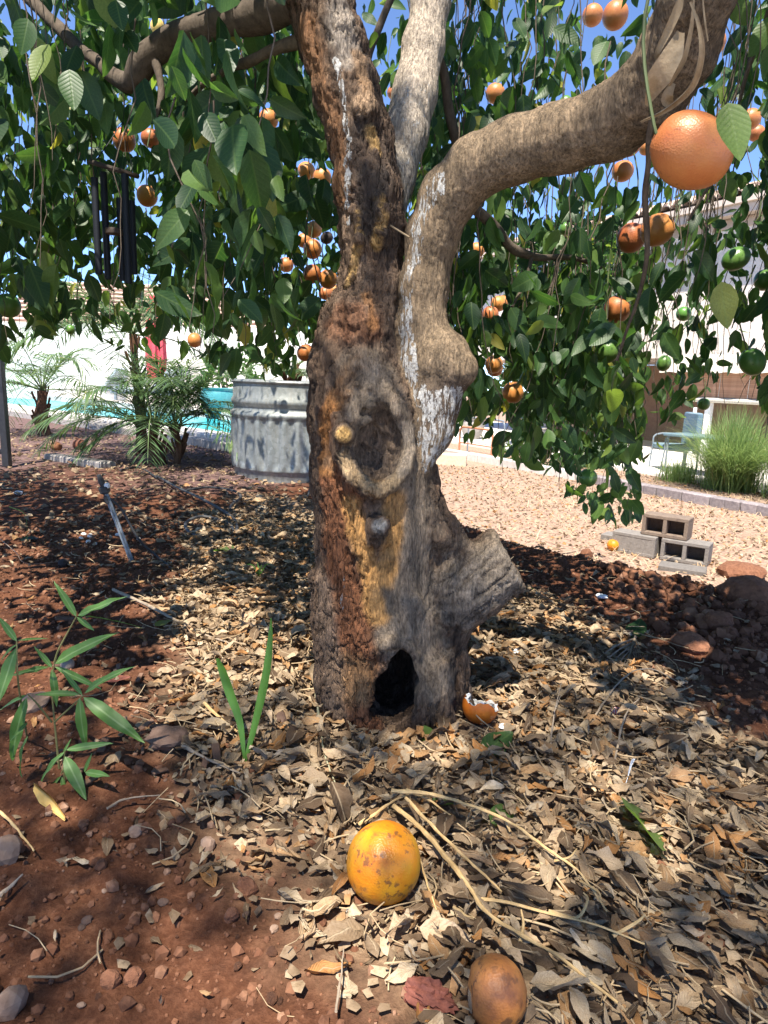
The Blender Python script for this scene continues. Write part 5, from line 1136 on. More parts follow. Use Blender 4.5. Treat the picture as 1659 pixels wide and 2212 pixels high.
cinder(C0 - bd * .235 - bn * .05 + [0, 0, -.095], ra_ - .06, 'solid faced grey block under the left end of the top block', blockg, 'closed')
cinder(G(1344, 1166, bz + .03) + bn * .06, ra_ - .02, 'flat grey cap block lying left of the small fruit', blockg, 'closed', (.40, .20, .06))
cinder(C0 + bd * .26 - bn * .42 + [0, 0, -.17], ra_ + .15, 'flat grey cap block half buried before the stack', blockg, 'closed', (.36, .2, .055))
# ------------------------------------------------------------------ dry leaf litter
dlm = mat('dry_leaf', (.3, .24, .16), .8, .2); t = NT(dlm)
uvn = t.n('UVMap'); sx = t.n('SeparateXYZ'); t.l(uvn.outputs[0], sx.inputs[0])
rn = t.math('FRACT', t.math('ADD', t.attr('rnd'), t.n('ObjectInfo').outputs['Random']))
dc = t.ramp(rn, [(0, (.09, .058, .036)), (.2, (.19, .13, .08)), (.42, (.33, .245, .16)), (.66, (.46, .365, .25)), (.83, (.36, .22, .11)), (.94, (.38, .18, .06)), (1, (.54, .45, .33))])
v = t.coord(); nz = t.noise(v, 45, 5, .7); n2 = t.noise(v, 160, 4, .7)
dc = t.mix(1.0, dc, t.ramp(nz, [(.3, (.62, .56, .50)), (.55, (1, 1, 1)), (.7, (1.12, 1.12, 1.1))]), 'MULTIPLY'); dc = t.mix(t.fr(n2, .56, .68, 0, .55), dc, (.11, .075, .05))
du = t.math('ABSOLUTE', t.math('SUBTRACT', sx.outputs[0], .5)); mid = t.fr(du, .02, .05, 1, 0)
lat = t.math('SINE', t.math('MULTIPLY', t.math('ADD', sx.outputs[1], t.math('MULTIPLY', du, -.6)), 60.0))
dc = t.mix(t.math('MULTIPLY', mid, .5), dc, (.42, .33, .22)); t.col(dc); t.bump(t.math('ADD', t.math('MULTIPLY', lat, .12), t.math('ADD', t.math('MULTIPLY', nz, 1.6), mid)), .6, .004)
tr = t.n('BsdfTranslucent'); t.l(dc, tr.inputs[0]); mx = t.n('MixShader'); mx.inputs[0].default_value = .18; t.l(t.b.outputs[0], mx.inputs[1]); t.l(tr.outputs[0], mx.inputs[2]); t.l(mx.outputs[0], t.out.inputs[0])
def dry_template(seed, nu=4, nv=6):
    r = np.random.default_rng(seed); curl = r.choice([.4, .9, 1.4, 1.9, 2.5]); bend = r.uniform(-.8, .9); wide = r.uniform(.13, .30); cr = r.uniform(.03, .075); tw = r.uniform(-.9, .9); V = []; uv = []
    for j in range(nv):
        tt = j / (nv - 1); w = wide * max(.03, math.sin(math.pi * min(tt * .96 + .02, 1)) ** .7) * (1.05 - .25 * tt) * (1 + r.uniform(-.12, .12)); cj = curl * (1 + .4 * math.sin(tt * 4 + seed))
        for i in range(nu):
            u = -1 + 2 * i / (nu - 1); a = u * cj; R_ = w / max(cj, .2); x = R_ * math.sin(a); z = R_ * (1 - math.cos(a)); ph = tw * (tt - .5); x, z = x * math.cos(ph) - z * math.sin(ph), x * math.sin(ph) + z * math.cos(ph)
            V.append((x + r.normal(0, cr * .35), tt - .5 + r.normal(0, cr * .3), z - bend * (tt - .5) ** 2 + r.normal(0, cr) + .02 * math.sin(tt * 17 + u * 3))); uv.append((.5 + u / 2, tt))
    F = [(j * nu + i, j * nu + i + 1, (j + 1) * nu + i + 1, (j + 1) * nu + i) for j in range(nv - 1) for i in range(nu - 1)]
    V = np.array(V); V[:, 2] -= V[:, 2].min(); return V, np.array(F), np.array(uv)
DT = [dry_template(100 + k) for k in range(18)]
def scatter(n, x0, x1, y0, y1, dens):
    x = rng.uniform(x0, x1, n); y = rng.uniform(y0, y1, n); k = (rng.uniform(0, 1, n) < dens(x, y)) & (np.hypot(x - .025, y - 1.53) > .145); return x[k], y[k]
def gnormal(x, y, e=.03):
    return nrm(np.stack([(height(x - e, y) - height(x + e, y)) / (2 * e), (height(x, y - e) - height(x, y + e)) / (2 * e), np.ones_like(x)], 1))
ld = litter_density
x1_, y1_ = scatter(27000, -1.5, 2.1, .38, 3.2, ld); x2_, y2_ = scatter(4200, -2.8, .6, 2.6, 5.6, lambda x, y: np.maximum(ld(x, y), .07 * ss(-3, -1, x) + .22 * ss(3.6, 4.2, y)))
lx, ly = np.concatenate([x1_, x2_]), np.concatenate([y1_, y2_])
rt = np.hypot(lx - .03, ly - 1.54) > .175; lx, ly = lx[rt], ly[rt]
nL = len(lx); gn = gnormal(lx, ly); az = rng.uniform(0, 6.283, nL) 
flow = rng.random(nL) < .35; az = np.where(flow & (lx > .2) & (ly < 1.2), rng.normal(-.75, .35, nL), az)
nn = nrm(gn + rng.normal(0, .34, (nL, 3)) * [1, 1, .2]); nn[rng.random(nL) < .4] *= -1
ax = nrm(np.stack([np.cos(az), np.sin(az), rng.normal(0, .16, nL)], 1)); Ld = .022 + .056 * rng.uniform(0, 1, nL) ** 1.3 * (1 + .25 * (ly > 3)); Ld = np.where(ld(lx, ly) < .25, Ld * .75, Ld)
lift = rng.uniform(0, 1, nL) ** 1.5 * .028 * np.clip(ld(lx, ly) * 1.3, .1, 1) + .001
lb = np.stack([lx, ly, height(lx, ly) + lift + np.where(nn[:, 2] < 0, .012, 0)], 1); dti = rng.integers(0, len(DT), nL); drn = rng.uniform(0, 1, nL); LM = leaf_frames(ax, nn)
qx, qy, qd_ = proj(lb); scr = np.where((qx > -20) & (qx < 1680) & (qy < 2240) & (qy > 900) & (qd_ > .2), (Ld / np.maximum(qd_, .2)) ** 2, 0)
# keep clear the ground fruit, the blades and other single things
CLEAR = [(ground_at(825, 1965), .062), (ground_at(1065, 2212), .075), (ground_at(1037, 1560), .085)]
kp = np.ones(nL, bool)
for q, r in CLEAR: kp &= np.hypot(lb[:, 0] - q[0], lb[:, 1] - q[1]) > r
lb, LM, Ld, dti, drn, scr = lb[kp], LM[kp], Ld[kp], dti[kp], drn[kp], scr[kp]
rk = np.argsort(-scr * (1 + 3 * (lift[kp] > .012))); bigd = np.zeros(len(lb), bool); bigd[rk[:285]] = True
DMESH = []
for T, F, uv in DT:
    me = to_mesh('dry_leaf', T, F, dlm); uvs(me, uv); DMESH.append(me)
for i in np.where(bigd)[0]:
    o = bpy.data.objects.new('dry_leaf', DMESH[dti[i]]); COL.objects.link(o); M = Matrix.Identity(4); A = LM[i] * Ld[i]
    for a in range(3):
        for b in range(3): M[b][a] = A[a][b]
        M[a][3] = lb[i][a]
    o.matrix_world = M; tag(o, 'dry curled brown citrus leaf lying loose in the leaf litter', 'dry leaf', 'dry leaves in the litter')
b_ = ~bigd; leaf_field('leaf_litter', lb[b_], LM[b_], Ld[b_], dti[b_], DT, dlm, None, drn[b_], loc=(0, 0, 0), kind='stuff')
# crumbled fragments, bark chips
FT = []
for k in range(6):
    r = np.random.default_rng(k); a = np.sort(r.uniform(0, 6.283, 6)); p = np.stack([np.cos(a) * r.uniform(.3, .6, 6), np.sin(a) * r.uniform(.3, .6, 6) + .0, r.normal(0, .12, 6)], 1); FT.append((np.concatenate([[[0, 0, .12]], p]), np.array([(0, 1 + i, 1 + (i + 1) % 6) for i in range(6)]), np.full((7, 2), .2)))
fx, fy = scatter(42000, -1.9, 2.2, .36, 3.8, lambda x, y: np.clip(ld(x, y) * 1.2 + .008, 0, 1)); f2x, f2y = scatter(5200, -4.5, 0.6, 2.8, 8.0, lambda x, y: .75 * ss(.6, .0, x)); f3x, f3y = scatter(17000, .2, 6.5, 3.2, 12, lambda x, y: ss(.2, .9, slope_s(x, y)) * .8)
fx, fy = np.concatenate([fx, f2x, f3x]), np.concatenate([fy, f2y, f3y]); nF = len(fx); fL = rng.uniform(.008, .026, nF) * np.where(fy > 3, 2.0, 1)
frn = np.where(((fy > 4.2) & (fx < 0)) | ((ld(fx, fy) < .35) & (fy < 4.2)), rng.uniform(0, .33, nF), rng.uniform(0, 1, nF))
leaf_field('leaf_fragments', np.stack([fx, fy, height(fx, fy) + .004 + rng.uniform(0, .012, nF)], 1), leaf_frames(nrm(rng.normal(0, 1, (nF, 3)) * [1, 1, .25]), nrm(rng.normal(0, .4, (nF, 3)) + [0, 0, 1])), fL, rng.integers(0, 6, nF), FT, dlm, None, frn, loc=(0, 0, 0), kind='stuff')
# thin twigs and straws as one mass
stw = speckle('straw_twig', (.22, .155, .09), (.40, .30, .18), 30, .8, .3, .002)
sx_, sy_ = scatter(5600, -1.3, 2.0, .38, 3.6, lambda x, y: np.clip(ld(x, y) + .08, 0, 1)); VV, FF, k0 = [], [], 0
for x, y in zip(sx_, sy_):
    a = rng.uniform(0, 6.283) if rng.random() < .6 else rng.normal(-.75, .4); l = rng.uniform(.025, .11); d_ = np.array([math.cos(a), math.sin(a), 0]); s = np.linspace(-.5, .5, 4); bw = rng.normal(0, .12) * l
    q = np.array([x, y, 0]) + d_ * (s * l)[:, None] + np.array([-d_[1], d_[0], 0]) * (bw * (1 - 4 * s ** 2))[:, None]; q[:, 2] = float(height(x, y)) + .008 + rng.uniform(0, .022) + s * rng.normal(0, .012)
    V, F = tube(q, rng.uniform(.0006, .0020), 4, False); VV.append(V); FF += [tuple(i + k0 for i in f) for f in F]; k0 += len(V)
obj('fine_twigs', np.concatenate(VV), FF, stw, None, loc=(0, 0, 0), kind='stuff')
# soil crumbs
RV, RF = ICO[1]; RFa = np.array(RF); CT = []
for k in range(6): CT.append((RV * (1 + .6 * fbm(RV * 1.3 + k * 9, 2, k))[:, None], RFa, np.full((len(RV), 2), .2)))
crm = mat('soil_crumb', (.13, .06, .035), .95, .15); t = NT(crm); t.col(t.mix(t.fr(t.noise(t.coord(), 60, 4), .35, .65), t.ramp(t.attr('rnd'), [(0, (.06, .028, .018)), (.5, (.13, .055, .03)), (.85, (.22, .105, .058)), (1, (.30, .19, .13))]), (.15, .07, .04)))
cx, cy = scatter(36000, -1.8, 2.3, .36, 3.6, lambda x, y: np.clip(1.05 - ld(x, y), 0.05, 1)); c2x, c2y = scatter(2600, .9, 2.4, 1.8, 3.3, lambda x, y: 1.0 * (ld(x, y) < .4)); nC_ = len(cx); cx, cy = np.concatenate([cx, c2x]), np.concatenate([cy, c2y])
cs = rng.uniform(0, 1, len(cx)) ** 4 * .0085 + .0022; cs[nC_:] = rng.uniform(0, 1, len(c2x)) ** 3 * .024 + .004; nn_ = len(cx)
leaf_field('soil_crumbs', np.stack([cx, cy, height(cx, cy) + cs * .3], 1), leaf_frames(nrm(rng.normal(0, 1, (nn_, 3))), nrm(rng.normal(0, 1, (nn_, 3)) + .01)), cs, rng.integers(0, 6, nn_), CT, crm, None, rng.uniform(0, 1, nn_), loc=(0, 0, 0), kind='stuff', smooth=False)
# dry straw in the sunny yard
gxs, gys = scatter(5200, .6, 6.5, 3.6, 9.5, lambda x, y: ss(.35, .9, slope_s(x, y)) * ss(.0, 1.2, x - .9 + .3 * np.sin(y * 3)) * .8); VV, FF, k0 = [], [], 0
for x, y in zip(gxs, gys):
    a = rng.uniform(0, 6.283); l = rng.uniform(.05, .2); h0 = float(height(x, y, False)); d_ = np.array([math.cos(a), math.sin(a), rng.uniform(0, .5)]); w = np.array([-d_[1], d_[0], 0]) * rng.uniform(.002, .004); p = np.array([x, y, h0 + .004]); VV.append(np.array([p - w, p + w, p + d_ * l * .6 + w * .7 + [0, 0, .01], p + d_ * l * .6 - w * .7 + [0, 0, .01], p + d_ * l + [0, 0, -.004]])); FF += [(k0, k0 + 1, k0 + 2, k0 + 3), (k0 + 3, k0 + 2, k0 + 4)]; k0 += 5
obj('dry_straw', np.concatenate(VV), FF, speckle('straw', (.36, .25, .15), (.55, .42, .27), 3, .9, .1, .001), None, loc=(0, 0, 0), kind='stuff')

# ------------------------------------------------------------------ single things on the ground
def gp_(px, py, up=0.0): q = ground_at(px, py); return q + np.array([0, 0, up])
# the big fallen grapefruit
m_ = fruit_mat('fallen_rind', [(.30, (.50, .12, .008)), (.48, (.55, .20, .010)), (.66, (.55, .27, .016))], (.13, .05, .02), .42, .53)
def fallen(px, py_c, rpx, rr, label, m__, tilt=(0, 0), tall=1.08, seed=0, wr=0.0, sub=None):
    p = gp_(px, py_c + rpx * .62); gz_ = p[2]; rr = rpx * mpx(p + [0, 0, rpx * mpx(p) * .6]); p = p + [0, rr * .12, rr * .92]
    e = thing('fallen_grapefruit', label, 'grapefruit', [p[0], p[1], gz_]); V, F = fruit_shape(rr, seed, tall, wr); cx_, sx2 = math.cos(tilt[0]), math.sin(tilt[0]); cy_, sy2 = math.cos(tilt[1]), math.sin(tilt[1])
    M = np.array([[1, 0, 0], [0, cx_, sx2], [0, -sx2, cx_]]) @ np.array([[cy_, 0, -sy2], [0, 1, 0], [sy2, 0, cy_]]); return e, V @ M + p, F, p, M
e, V, F, p, M = fallen(826, 1884, 81, .053, 'big orange yellow grapefruit with brown scars lying on the litter edge', m_, (.5, .12), 1.15, 3); obj('fruit', V, F, m_, e)
nvl = V[np.argmin((V - p) @ M[2])]; V, F = rock(nvl, (.005, .005, .0022), 1, 4); obj('blossom_scar', V, F, mat('scar', (.22, .11, .04), .9), e)
m2 = fruit_mat('rotting_rind', [(.34, (.15, .05, .022)), (.48, (.32, .11, .03)), (.68, (.46, .18, .042))], (.05, .022, .015), .55, .5)
e, V, F, p, M = fallen(1068, 2160, 68, .045, 'brown rotting grapefruit with a torn side at the bottom edge', m2, (.4, -.15), 1.25, 9, .03); 
R9 = (V[:, 0].max() - V[:, 0].min()) / 2; cut = (V[:, 0] - p[0]) < -.7 * R9; V[cut, 0] += .45 * (-.7 * R9 - (V[cut, 0] - p[0])) + .004 * fbm(V[cut] * 90, 2, 3); obj('fruit', V, F, m2, e)
pith = speckle('pith', (.16, .09, .045), (.36, .25, .15), 60, .9, .5, .003); pithw = speckle('white_pith', (.66, .63, .57), (.80, .78, .74), 80, .95, .8, .004)
V, F = rock(p + [-.80 * R9, -.1 * R9, -.1 * R9], (.09 * R9, .42 * R9, .5 * R9), 3, 5, .35, 2.5, 0.0); obj('torn_pith', V, F, pith, e)
# eaten grapefruit cup by the trunk
pr_ = speckle('peel_orange', (.40, .085, .006), (.48, .14, .012), 40, .5, .5, .002, .4)
def peel_cup(px, py, rpx, rr, label, seed, open_dir=(0.30, .30, 1.0), frac=.22):
    p = gp_(px, py + rpx * .6); g = p[2]; rr = rpx * mpx(p); p = p + [0, rr * .1, rr * .85]; e = thing('grapefruit_peel', label, 'peel', [p[0], p[1], g])
    Z = nrm(np.array(open_dir, float)); X_ = nrm(np.cross(Z, [0.3, 1, 0])); Y_ = np.cross(Z, X_); M = np.stack([X_, Y_, Z]); n = 44; V = []; W = []; rows = 14
    a = np.arange(n) * 2 * math.pi / n; edge = frac + .22 * fbm(np.stack([np.cos(a) * 2, np.sin(a) * 2, 0 * a + seed], 1), 3, seed) + .10 * np.sign(np.sin(3 * a + seed)) 
    out = []
    for k in range(rows):
        f = k / (rows - 1); z = -1 + (1 + edge) * f; z = np.clip(z, -1, .9); r = np.sqrt(np.maximum(1 - z * z, 0)); out.append(np.stack([r * np.cos(a), r * np.sin(a), z], 1))
    inn = [q * .86 for q in out[::-1]]; lip = [out[-1] * .955 + np.array([0, 0, .02])]
    st_ = lambda L: (np.concatenate(L) * rr @ M + p, [(k * n + i, k * n + (i + 1) % n, (k + 1) * n + (i + 1) % n, (k + 1) * n + i) for k in range(len(L) - 1) for i in range(n)])
    V, F = st_(out); obj('rind', V, F, pr_, e); V, F = st_([out[-1] * .998] + lip + inn); V = V + .0016 * rng.normal(0, 1, V.shape); obj('pith', V, F, pithw, e)
peel_cup(1036, 1534, 39, .042, 'orange grapefruit peel cup with ragged white pith by the hollow trunk', 2)
peel_cup(952, 1090, 15, .045, 'torn orange peel lying on the crest right behind the trunk', 4, (.6, -.5, .6), .0)
e, V, F, p, M = fallen(1324, 1181, 13, .052, 'small looking orange grapefruit in sun beside the flat cap block', m_, (.2, .1), 1.0, 6); obj('fruit', V, F, m_, e)
for k, (x_, y_, r_, lab) in enumerate(((122, 973, 12, 'rotten brown fruit left of its twin in the mulch'), (172, 970, 14, 'rotten brown fruit right of its twin in the mulch'), (137, 1224, 11, 'small black mummified fruit on the bare red soil'))):
    q = gp_(x_, y_); r0 = r_ * mpx(q); V, F = rock(q + [0, 0, r0 * .7], (r0, r0, r0 * .9), 3, k + 3, .15); obj('rotten_fruit', V, F, FM[DK] if k == 2 else fruit_mat('brown_rot', [(.3, (.09, .04, .02)), (.5, (.2, .08, .035)), (.7, (.28, .12, .05))], (.05, .03, .02), .8), None, label=lab, cat='rotten fruit')
# peel wedge and red dry leaf
q = gp_(105, 1752); V, F = ribbon(spline([gp_(75, 1712, .012), gp_(95, 1738, .02), gp_(118, 1758, .02), gp_(142, 1778, .008)], 6), np.interp(np.linspace(0, 1, 19), [0, .3, .7, 1], [18, 42, 34, 10]) * mpx(q), .7, 7); V2 = V + [0, 0, .004]; n_ = len(V)
yp = speckle('yellow_peel', (.55, .33, .08), (.68, .47, .17), 30, .7, .4, .002); o = obj('peel_strip', np.concatenate([V, V2]), F + [tuple(i + n_ for i in f) for f in F], yp, None, label='pale yellow peel strip lying under the green seedling', cat='peel')
redm = speckle('red_rind', (.08, .026, .02), (.22, .075, .05), 90, .8, .5, .003)
q = gp_(925, 2170); V, F = rock(q + [0, 0, .012], (.022, .034, .014), 4, 8, .55, 4.2); obj('red_husk', V, F, redm, None, label='dull red dried fruit husk at the bottom edge left of the rotting fruit', cat='husk')
# fallen green and other single leaves
def lone_leaf(p0, p1, tilt, label, m__, up=(.01, .02), wv=None, name='fallen_leaf', cat='leaf', grp=None, tk=3, wsc=1.0):
    a, b = gp_(*p0, up[0]), gp_(*p1, up[1]); L = np.linalg.norm(b - a); T, F, uv = LT[tk]; T = T * [wsc, 1, 1]; M = leaf_frames((b - a)[None], nrm(np.array(tilt, float))[None])[0]
    o = obj(name, T @ M * L + a, F, m__, None, label=label, cat=cat, group=grp); uvs(o.data, uv); fattr(o, 'rnd', np.full(len(T), rng.uniform(.55, .9) if wv is None else wv)); return o
lone_leaf((1350, 1760), (1418, 1880), (.6, -.3, 1), 'long fresh green leaf lying on the litter at right', lfm, (.03, .025), .80)
lone_leaf((1040, 1640), (1104, 1612), (.2, -.5, 1), 'green leaf with folded tip in front of the peel cup', lfm, (.015, .03), .78)
lone_leaf((1058, 1790), (1112, 1765), (.1, -.5, 1), 'small green leaf on litter above the straw coloured twigs', lfm, (.012, .025), .86)
lone_leaf((915, 1745), (985, 1752), (0, -.4, 1), 'slim green leaf beside the fork of the straw coloured branch', lfm, (.012, .012), .72, wsc=.6)
lone_leaf((905, 1588), (938, 1622), (-.3, -.5, 1), 'yellow green leaf curled below the hollow', lfm, (.02, .01), .9)
lone_leaf((1365, 1385), (1382, 1360), (-.3, -.6, 1), 'little green leaf at the tip of the dead frond', lfm, (.01, .03), .88)
lone_leaf((335, 1360), (370, 1355), (0, -.4, 1), 'yellow green leaf in the sun patch left of the trunk', lfm, (.012, .02), .95)
lone_leaf((45, 1168), (85, 1172), (0, -.3, 1), 'yellowing leaf on the bare soil at far left', lfm, (.008, .012), .965)
lone_leaf((470, 1190), (500, 1205), (0, -.4, 1), 'yellow green leaf beside the buried hose end', lfm, (.01, .02), .93)
lone_leaf((715, 1740), (765, 1800), (.6, -.3, 1), 'tan curled leaf standing just above the big fallen grapefruit', dlm, (.05, .012), .85, 'dry_leaf', 'dry leaf', None, 5)
lone_leaf((905, 2030), (1025, 2065), (0, -.6, 1), 'broad rolled tan leaf right below the big fallen grapefruit', dlm, (.02, .02), .35, 'dry_leaf', 'dry leaf', None, 1)
lone_leaf((605, 1420), (650, 1445), (0, -.5, 1), 'orange brown curled leaf left of the trunk foot', dlm, (.02, .03), .92, 'dry_leaf', 'dry leaf')
lone_leaf((228, 1478), (285, 1475), (0, -.5, 1), 'pinkish dry leaf on soil above the green blades', redm, (.01, .012), .9, 'dry_leaf', 'dry leaf', None, 3, .7)
lone_leaf((1415, 1640), (1480, 1625), (0, -.6, 1), 'smooth tan leaf lying flat in the litter at right', dlm, (.02, .035), .84, 'dry_leaf', 'dry leaf')
lone_leaf((1590, 1735), (1659, 1765), (0, -.5, 1), 'orange brown leaf edge curling at the right edge', dlm, (.02, .03), .93, 'dry_leaf', 'dry leaf')
lone_leaf((700, 1470), (685, 1520), (.3, -.6, .8), 'orange dry leaf leaning on the left trunk foot', dlm, (.05, .012), .93, 'dry_leaf', 'dry leaf')
# the fallen straw coloured branch
def twig(spec, label, r0, grp=None, side=(), m__=None, name='dry_branch', cat='branch', ups=None):
    if m__ is None: r0 *= 1.12; ups = [u + .012 for u in (ups or [.02] * len(spec))]; side = [[(a, b, u + .010) for a, b, u in q] for q in side]
    ups = ups or [.02] * len(spec); pts = spline([gp_(a, b, u) for (a, b), u in zip(spec, ups)], 7); e = thing(name, label, cat, pts[0], grp); pts = pts + .0015 * np.stack([vnoise(pts * 60, 1), vnoise(pts * 60, 2), vnoise(pts * 60, 3)], 1)
    V, F = tube(pts, np.linspace(r0, r0 * .4, len(pts)) * (1 + .32 * vnoise(pts * 130, 6)), 7); obj('stem', V, F, m__ or twm, e)
    for sp in side:
        p2 = spline([gp_(a, b, u) for a, b, u in sp], 5); V, F = tube(p2, np.linspace(r0 * .6, r0 * .25, len(p2)), 6); obj('side_twig', V, F, m__ or twm, e)
    return e
twm = speckle('straw_branch', (.40, .25, .10), (.58, .41, .20), 70, .75, .5, .002, stretch=(1, 1, 1))
tg_ = 'straw coloured dead twigs by the fallen grapefruit'
twig([(845, 1752), (925, 1765), (1010, 1790), (1100, 1830), (1180, 1885), (1240, 1930), (1308, 2010)], 'longest straw coloured twig running right above the fallen grapefruit', .0036, tg_, [[(1100, 1830, .02), (1085, 1812, .03)], [(1195, 1895, .02), (1225, 1905, .035), (1240, 1892, .04)], [(1250, 1940, .02), (1285, 1975, .03), (1292, 1990, .03)]], None, 'dry_branch', 'branch', [.03, .035, .035, .035, .03, .03, .02])
twig([(875, 1762), (930, 1830), (1000, 1900), (1080, 1965)], 'straw coloured twig bending from the fork toward lower right', .0032, tg_, (), None, 'dry_branch', 'branch', [.025, .03, .03, .02])
twig([(850, 1775), (900, 1830), (960, 1900), (1010, 1970), (1050, 2035), (1130, 2080), (1210, 2130), (1330, 2215)], 'thick straw coloured twig passing the rotting fruit to the bottom edge', .0042, tg_, [[(1022, 1985, .025), (1090, 2000, .03), (1180, 2025, .03), (1280, 2050, .03), (1400, 2085, .02)], [(1180, 2020, .03), (1240, 2035, .03), (1262, 2015, .045), (1252, 2005, .05)], [(1120, 2075, .02), (1126, 2050, .03), (1120, 2030, .04)], [(1320, 2062, .02), (1370, 2050, .035), (1385, 2040, .04)]], None, 'dry_branch', 'branch', [.02, .03, .03, .03, .035, .03, .03, .02])
twig([(775, 1815), (820, 1785), (855, 1760), (905, 1740)], 'short straw coloured twig crossing over the top of the fallen grapefruit', .003, tg_)
twig([(893, 1850), (915, 1930), (942, 2010)], 'thin straw twig right against the fallen grapefruit', .0022, tg_)
twig([(878, 1738), (930, 1765), (975, 1800)], 'short pale twig at the fork of the straw coloured branch', .0026, tg_)
twig([(975, 2040), (1000, 2090), (1012, 2110)], 'thin upright straw standing on the rotting fruit', .002, tg_, (), None, 'dry_branch', 'branch', [.05, .07, .08])
gtw = speckle('grey_stick', (.20, .155, .11), (.34, .27, .20), 50, .85, .5, .002)
twig([(245, 1285), (330, 1325), (420, 1375), (500, 1405)], 'long grey stick lying across the sun patch left of the trunk', .006, None, (), gtw, 'fallen_stick', 'stick')
twig([(395, 1630), (450, 1660), (520, 1690)], 'tan stick on the soil below the green blades', .004, None, (), gtw, 'fallen_stick', 'stick')
twig([(440, 1535), (500, 1590), (540, 1605)], 'yellow tan stick left of the green blades', .0045, None, (), twm, 'fallen_stick', 'stick')
twig([(680, 1490), (690, 1580), (705, 1660), (745, 1760)], 'pale green dry stalk running down from the trunk foot', .003, None, (), speckle('pale_stalk', (.30, .29, .18), (.42, .40, .27), 30, .8, .2, .001), 'dry_stalk', 'stalk')
twig([(1280, 1560), (1340, 1505), (1400, 1490), (1480, 1500)], 'thin bent dry stalk arching over the right litter', .0025, None, (), gtw, 'dry_stalk', 'stalk', [.01, .05, .06, .02])
twig([(1185, 1660), (1192, 1590), (1208, 1530)], 'thin upright grey stalk right of the peel cup', .0022, None, [[(1192, 1590, .06), (1205, 1570, .08)]], gtw, 'dry_stalk', 'stalk', [.01, .05, .07])
twig([(1320, 1680), (1345, 1590), (1380, 1530)], 'tall bent dry stalk in the middle of the right litter', .0025, None, (), gtw, 'dry_stalk', 'stalk', [.01, .05, .03])
twig([(0, 1775), (40, 1815), (75, 1862)], 'straw twig on soil at the lower left edge', .003, None, (), twm, 'dry_stalk', 'stalk')
twig([(0, 1960), (30, 1935), (52, 1912)], 'pale stick end at the lower left edge', .0035, None, (), gtw, 'fallen_stick', 'stick')
twig([(232, 1768), (275, 1745), (345, 1738)], 'bent twig on bare soil right of the peel strip', .0025, None, (), gtw, 'dry_stalk', 'stalk')
twig([(725, 2215), (735, 2140), (742, 2075)], 'thin dark straw on soil at the bottom edge', .002, None, (), gtw, 'dry_stalk', 'stalk')
twig([(400, 1170), (500, 1155), (560, 1130), (600, 1075)], 'thin yellow stalk lying over the hose loops', .0035, None, (), twm, 'dry_stalk', 'stalk', [.02, .02, .03, .05])
# dead frond piece
q0, q1 = gp_(1370, 1395, .03), gp_(1330, 1520, .01); e = thing('dead_frond', 'dry grey palm frond tip spread on the right litter', 'frond', q1)
for k in range(15):
    f = k / 14; a = q0 + (q1 - q0) * f * .45; b = gp_(1370 - 95 * (1 - f) - 10 + 40 * f * 0, 1440 + 90 * f, .012) if k % 2 else gp_(1365 + 22 * (1 - f), 1450 + 80 * f, .015); V, F = ribbon(spline([a, (a + b) / 2 + [0, 0, .012], b], 4), [.004, .006, .006, .006, .005, .005, .004, .003, .001], .5, 3); obj('leaflet', V, F, gtw, e)
V, F = tube([q0, q1], [.004, .002], 6); obj('rachis', V, F, gtw, e)
# stones, clods, pebbles
stone_m = speckle('grey_stone', (.20, .165, .135), (.34, .29, .245), 40, .9, .5, .003); dark_s = speckle('dark_stone', (.085, .05, .036), (.155, .10, .075), 40, .9, .5, .003); clod_m = speckle('red_clod', (.10, .042, .024), (.22, .10, .055), 45, .97, 1.0, .006); pale_s = speckle('pale_pebble', (.17, .105, .072), (.32, .22, .16), 40, .9, .4, .002); chip_m = speckle('bark_chip', (.10, .055, .038), (.22, .13, .085), 30, .9, .6, .003, stretch=(1, 4, 1))
def stone(px, py, wpx, hpx, label, m__, seed, name='stone', cat='stone', grp=None, sub=2, amp=.36):
    q = gp_(px, py); k = mpx(q); V, F = rock(q + [0, 0, hpx * k * .25], (wpx * k / 2, wpx * k * .42, hpx * k * .55), sub, seed, amp); return obj(name, V, F, m__, None, amp < .3, label, cat, grp)
stone(146, 1442, 34, 26, 'round pale grey stone on soil right of the seedling', stone_m, 1, sub=3, amp=.12)
stone(362, 1604, 92, 46, 'flat dark brown stone left of the green blades', dark_s, 2, sub=3)
stone(610, 1556, 40, 26, 'dark purple brown stone amid leaves left of the trunk', dark_s, 3)
stone(298, 1800, 40, 24, 'pinkish stone on bare soil below the twig', pale_s, 4)
stone(448, 1835, 38, 34, 'pale pinkish round stone on bare soil', pale_s, 5)
stone(500, 1985, 34, 32, 'small brown stone on soil left of the fallen grapefruit', clod_m, 6)
stone(20, 1850, 60, 60, 'knobbly pale stone at the lower left edge', pale_s, 7)
stone(25, 2180, 70, 60, 'rough tan stone in the lower left corner', pale_s, 8)
stone(532, 1925, 50, 36, 'brown clod on bare soil left of the fallen grapefruit', clod_m, 9)
stone(290, 2120, 48, 44, 'round ochre clod at the lower left', clod_m, 10)
stone(240, 2125, 44, 42, 'ochre clod left of its neighbour at the lower left', clod_m, 11)
stone(75, 1525, 70, 34, 'tan flat stone behind the seedling stem', pale_s, 12)
stone(1552, 1352, 60, 40, 'reddish clod with a flat top at the right edge of the litter', clod_m, 13, 'clod', 'clod', None, 3, .3)
stone(1610, 1295, 120, 66, 'big dark red clod at the right edge', clod_m, 14, 'clod', 'clod', None, 3, .3)
stone(1600, 1245, 110, 40, 'broad dark clod on the crest at the right edge', clod_m, 15, 'clod', 'clod', None, 3, .3)
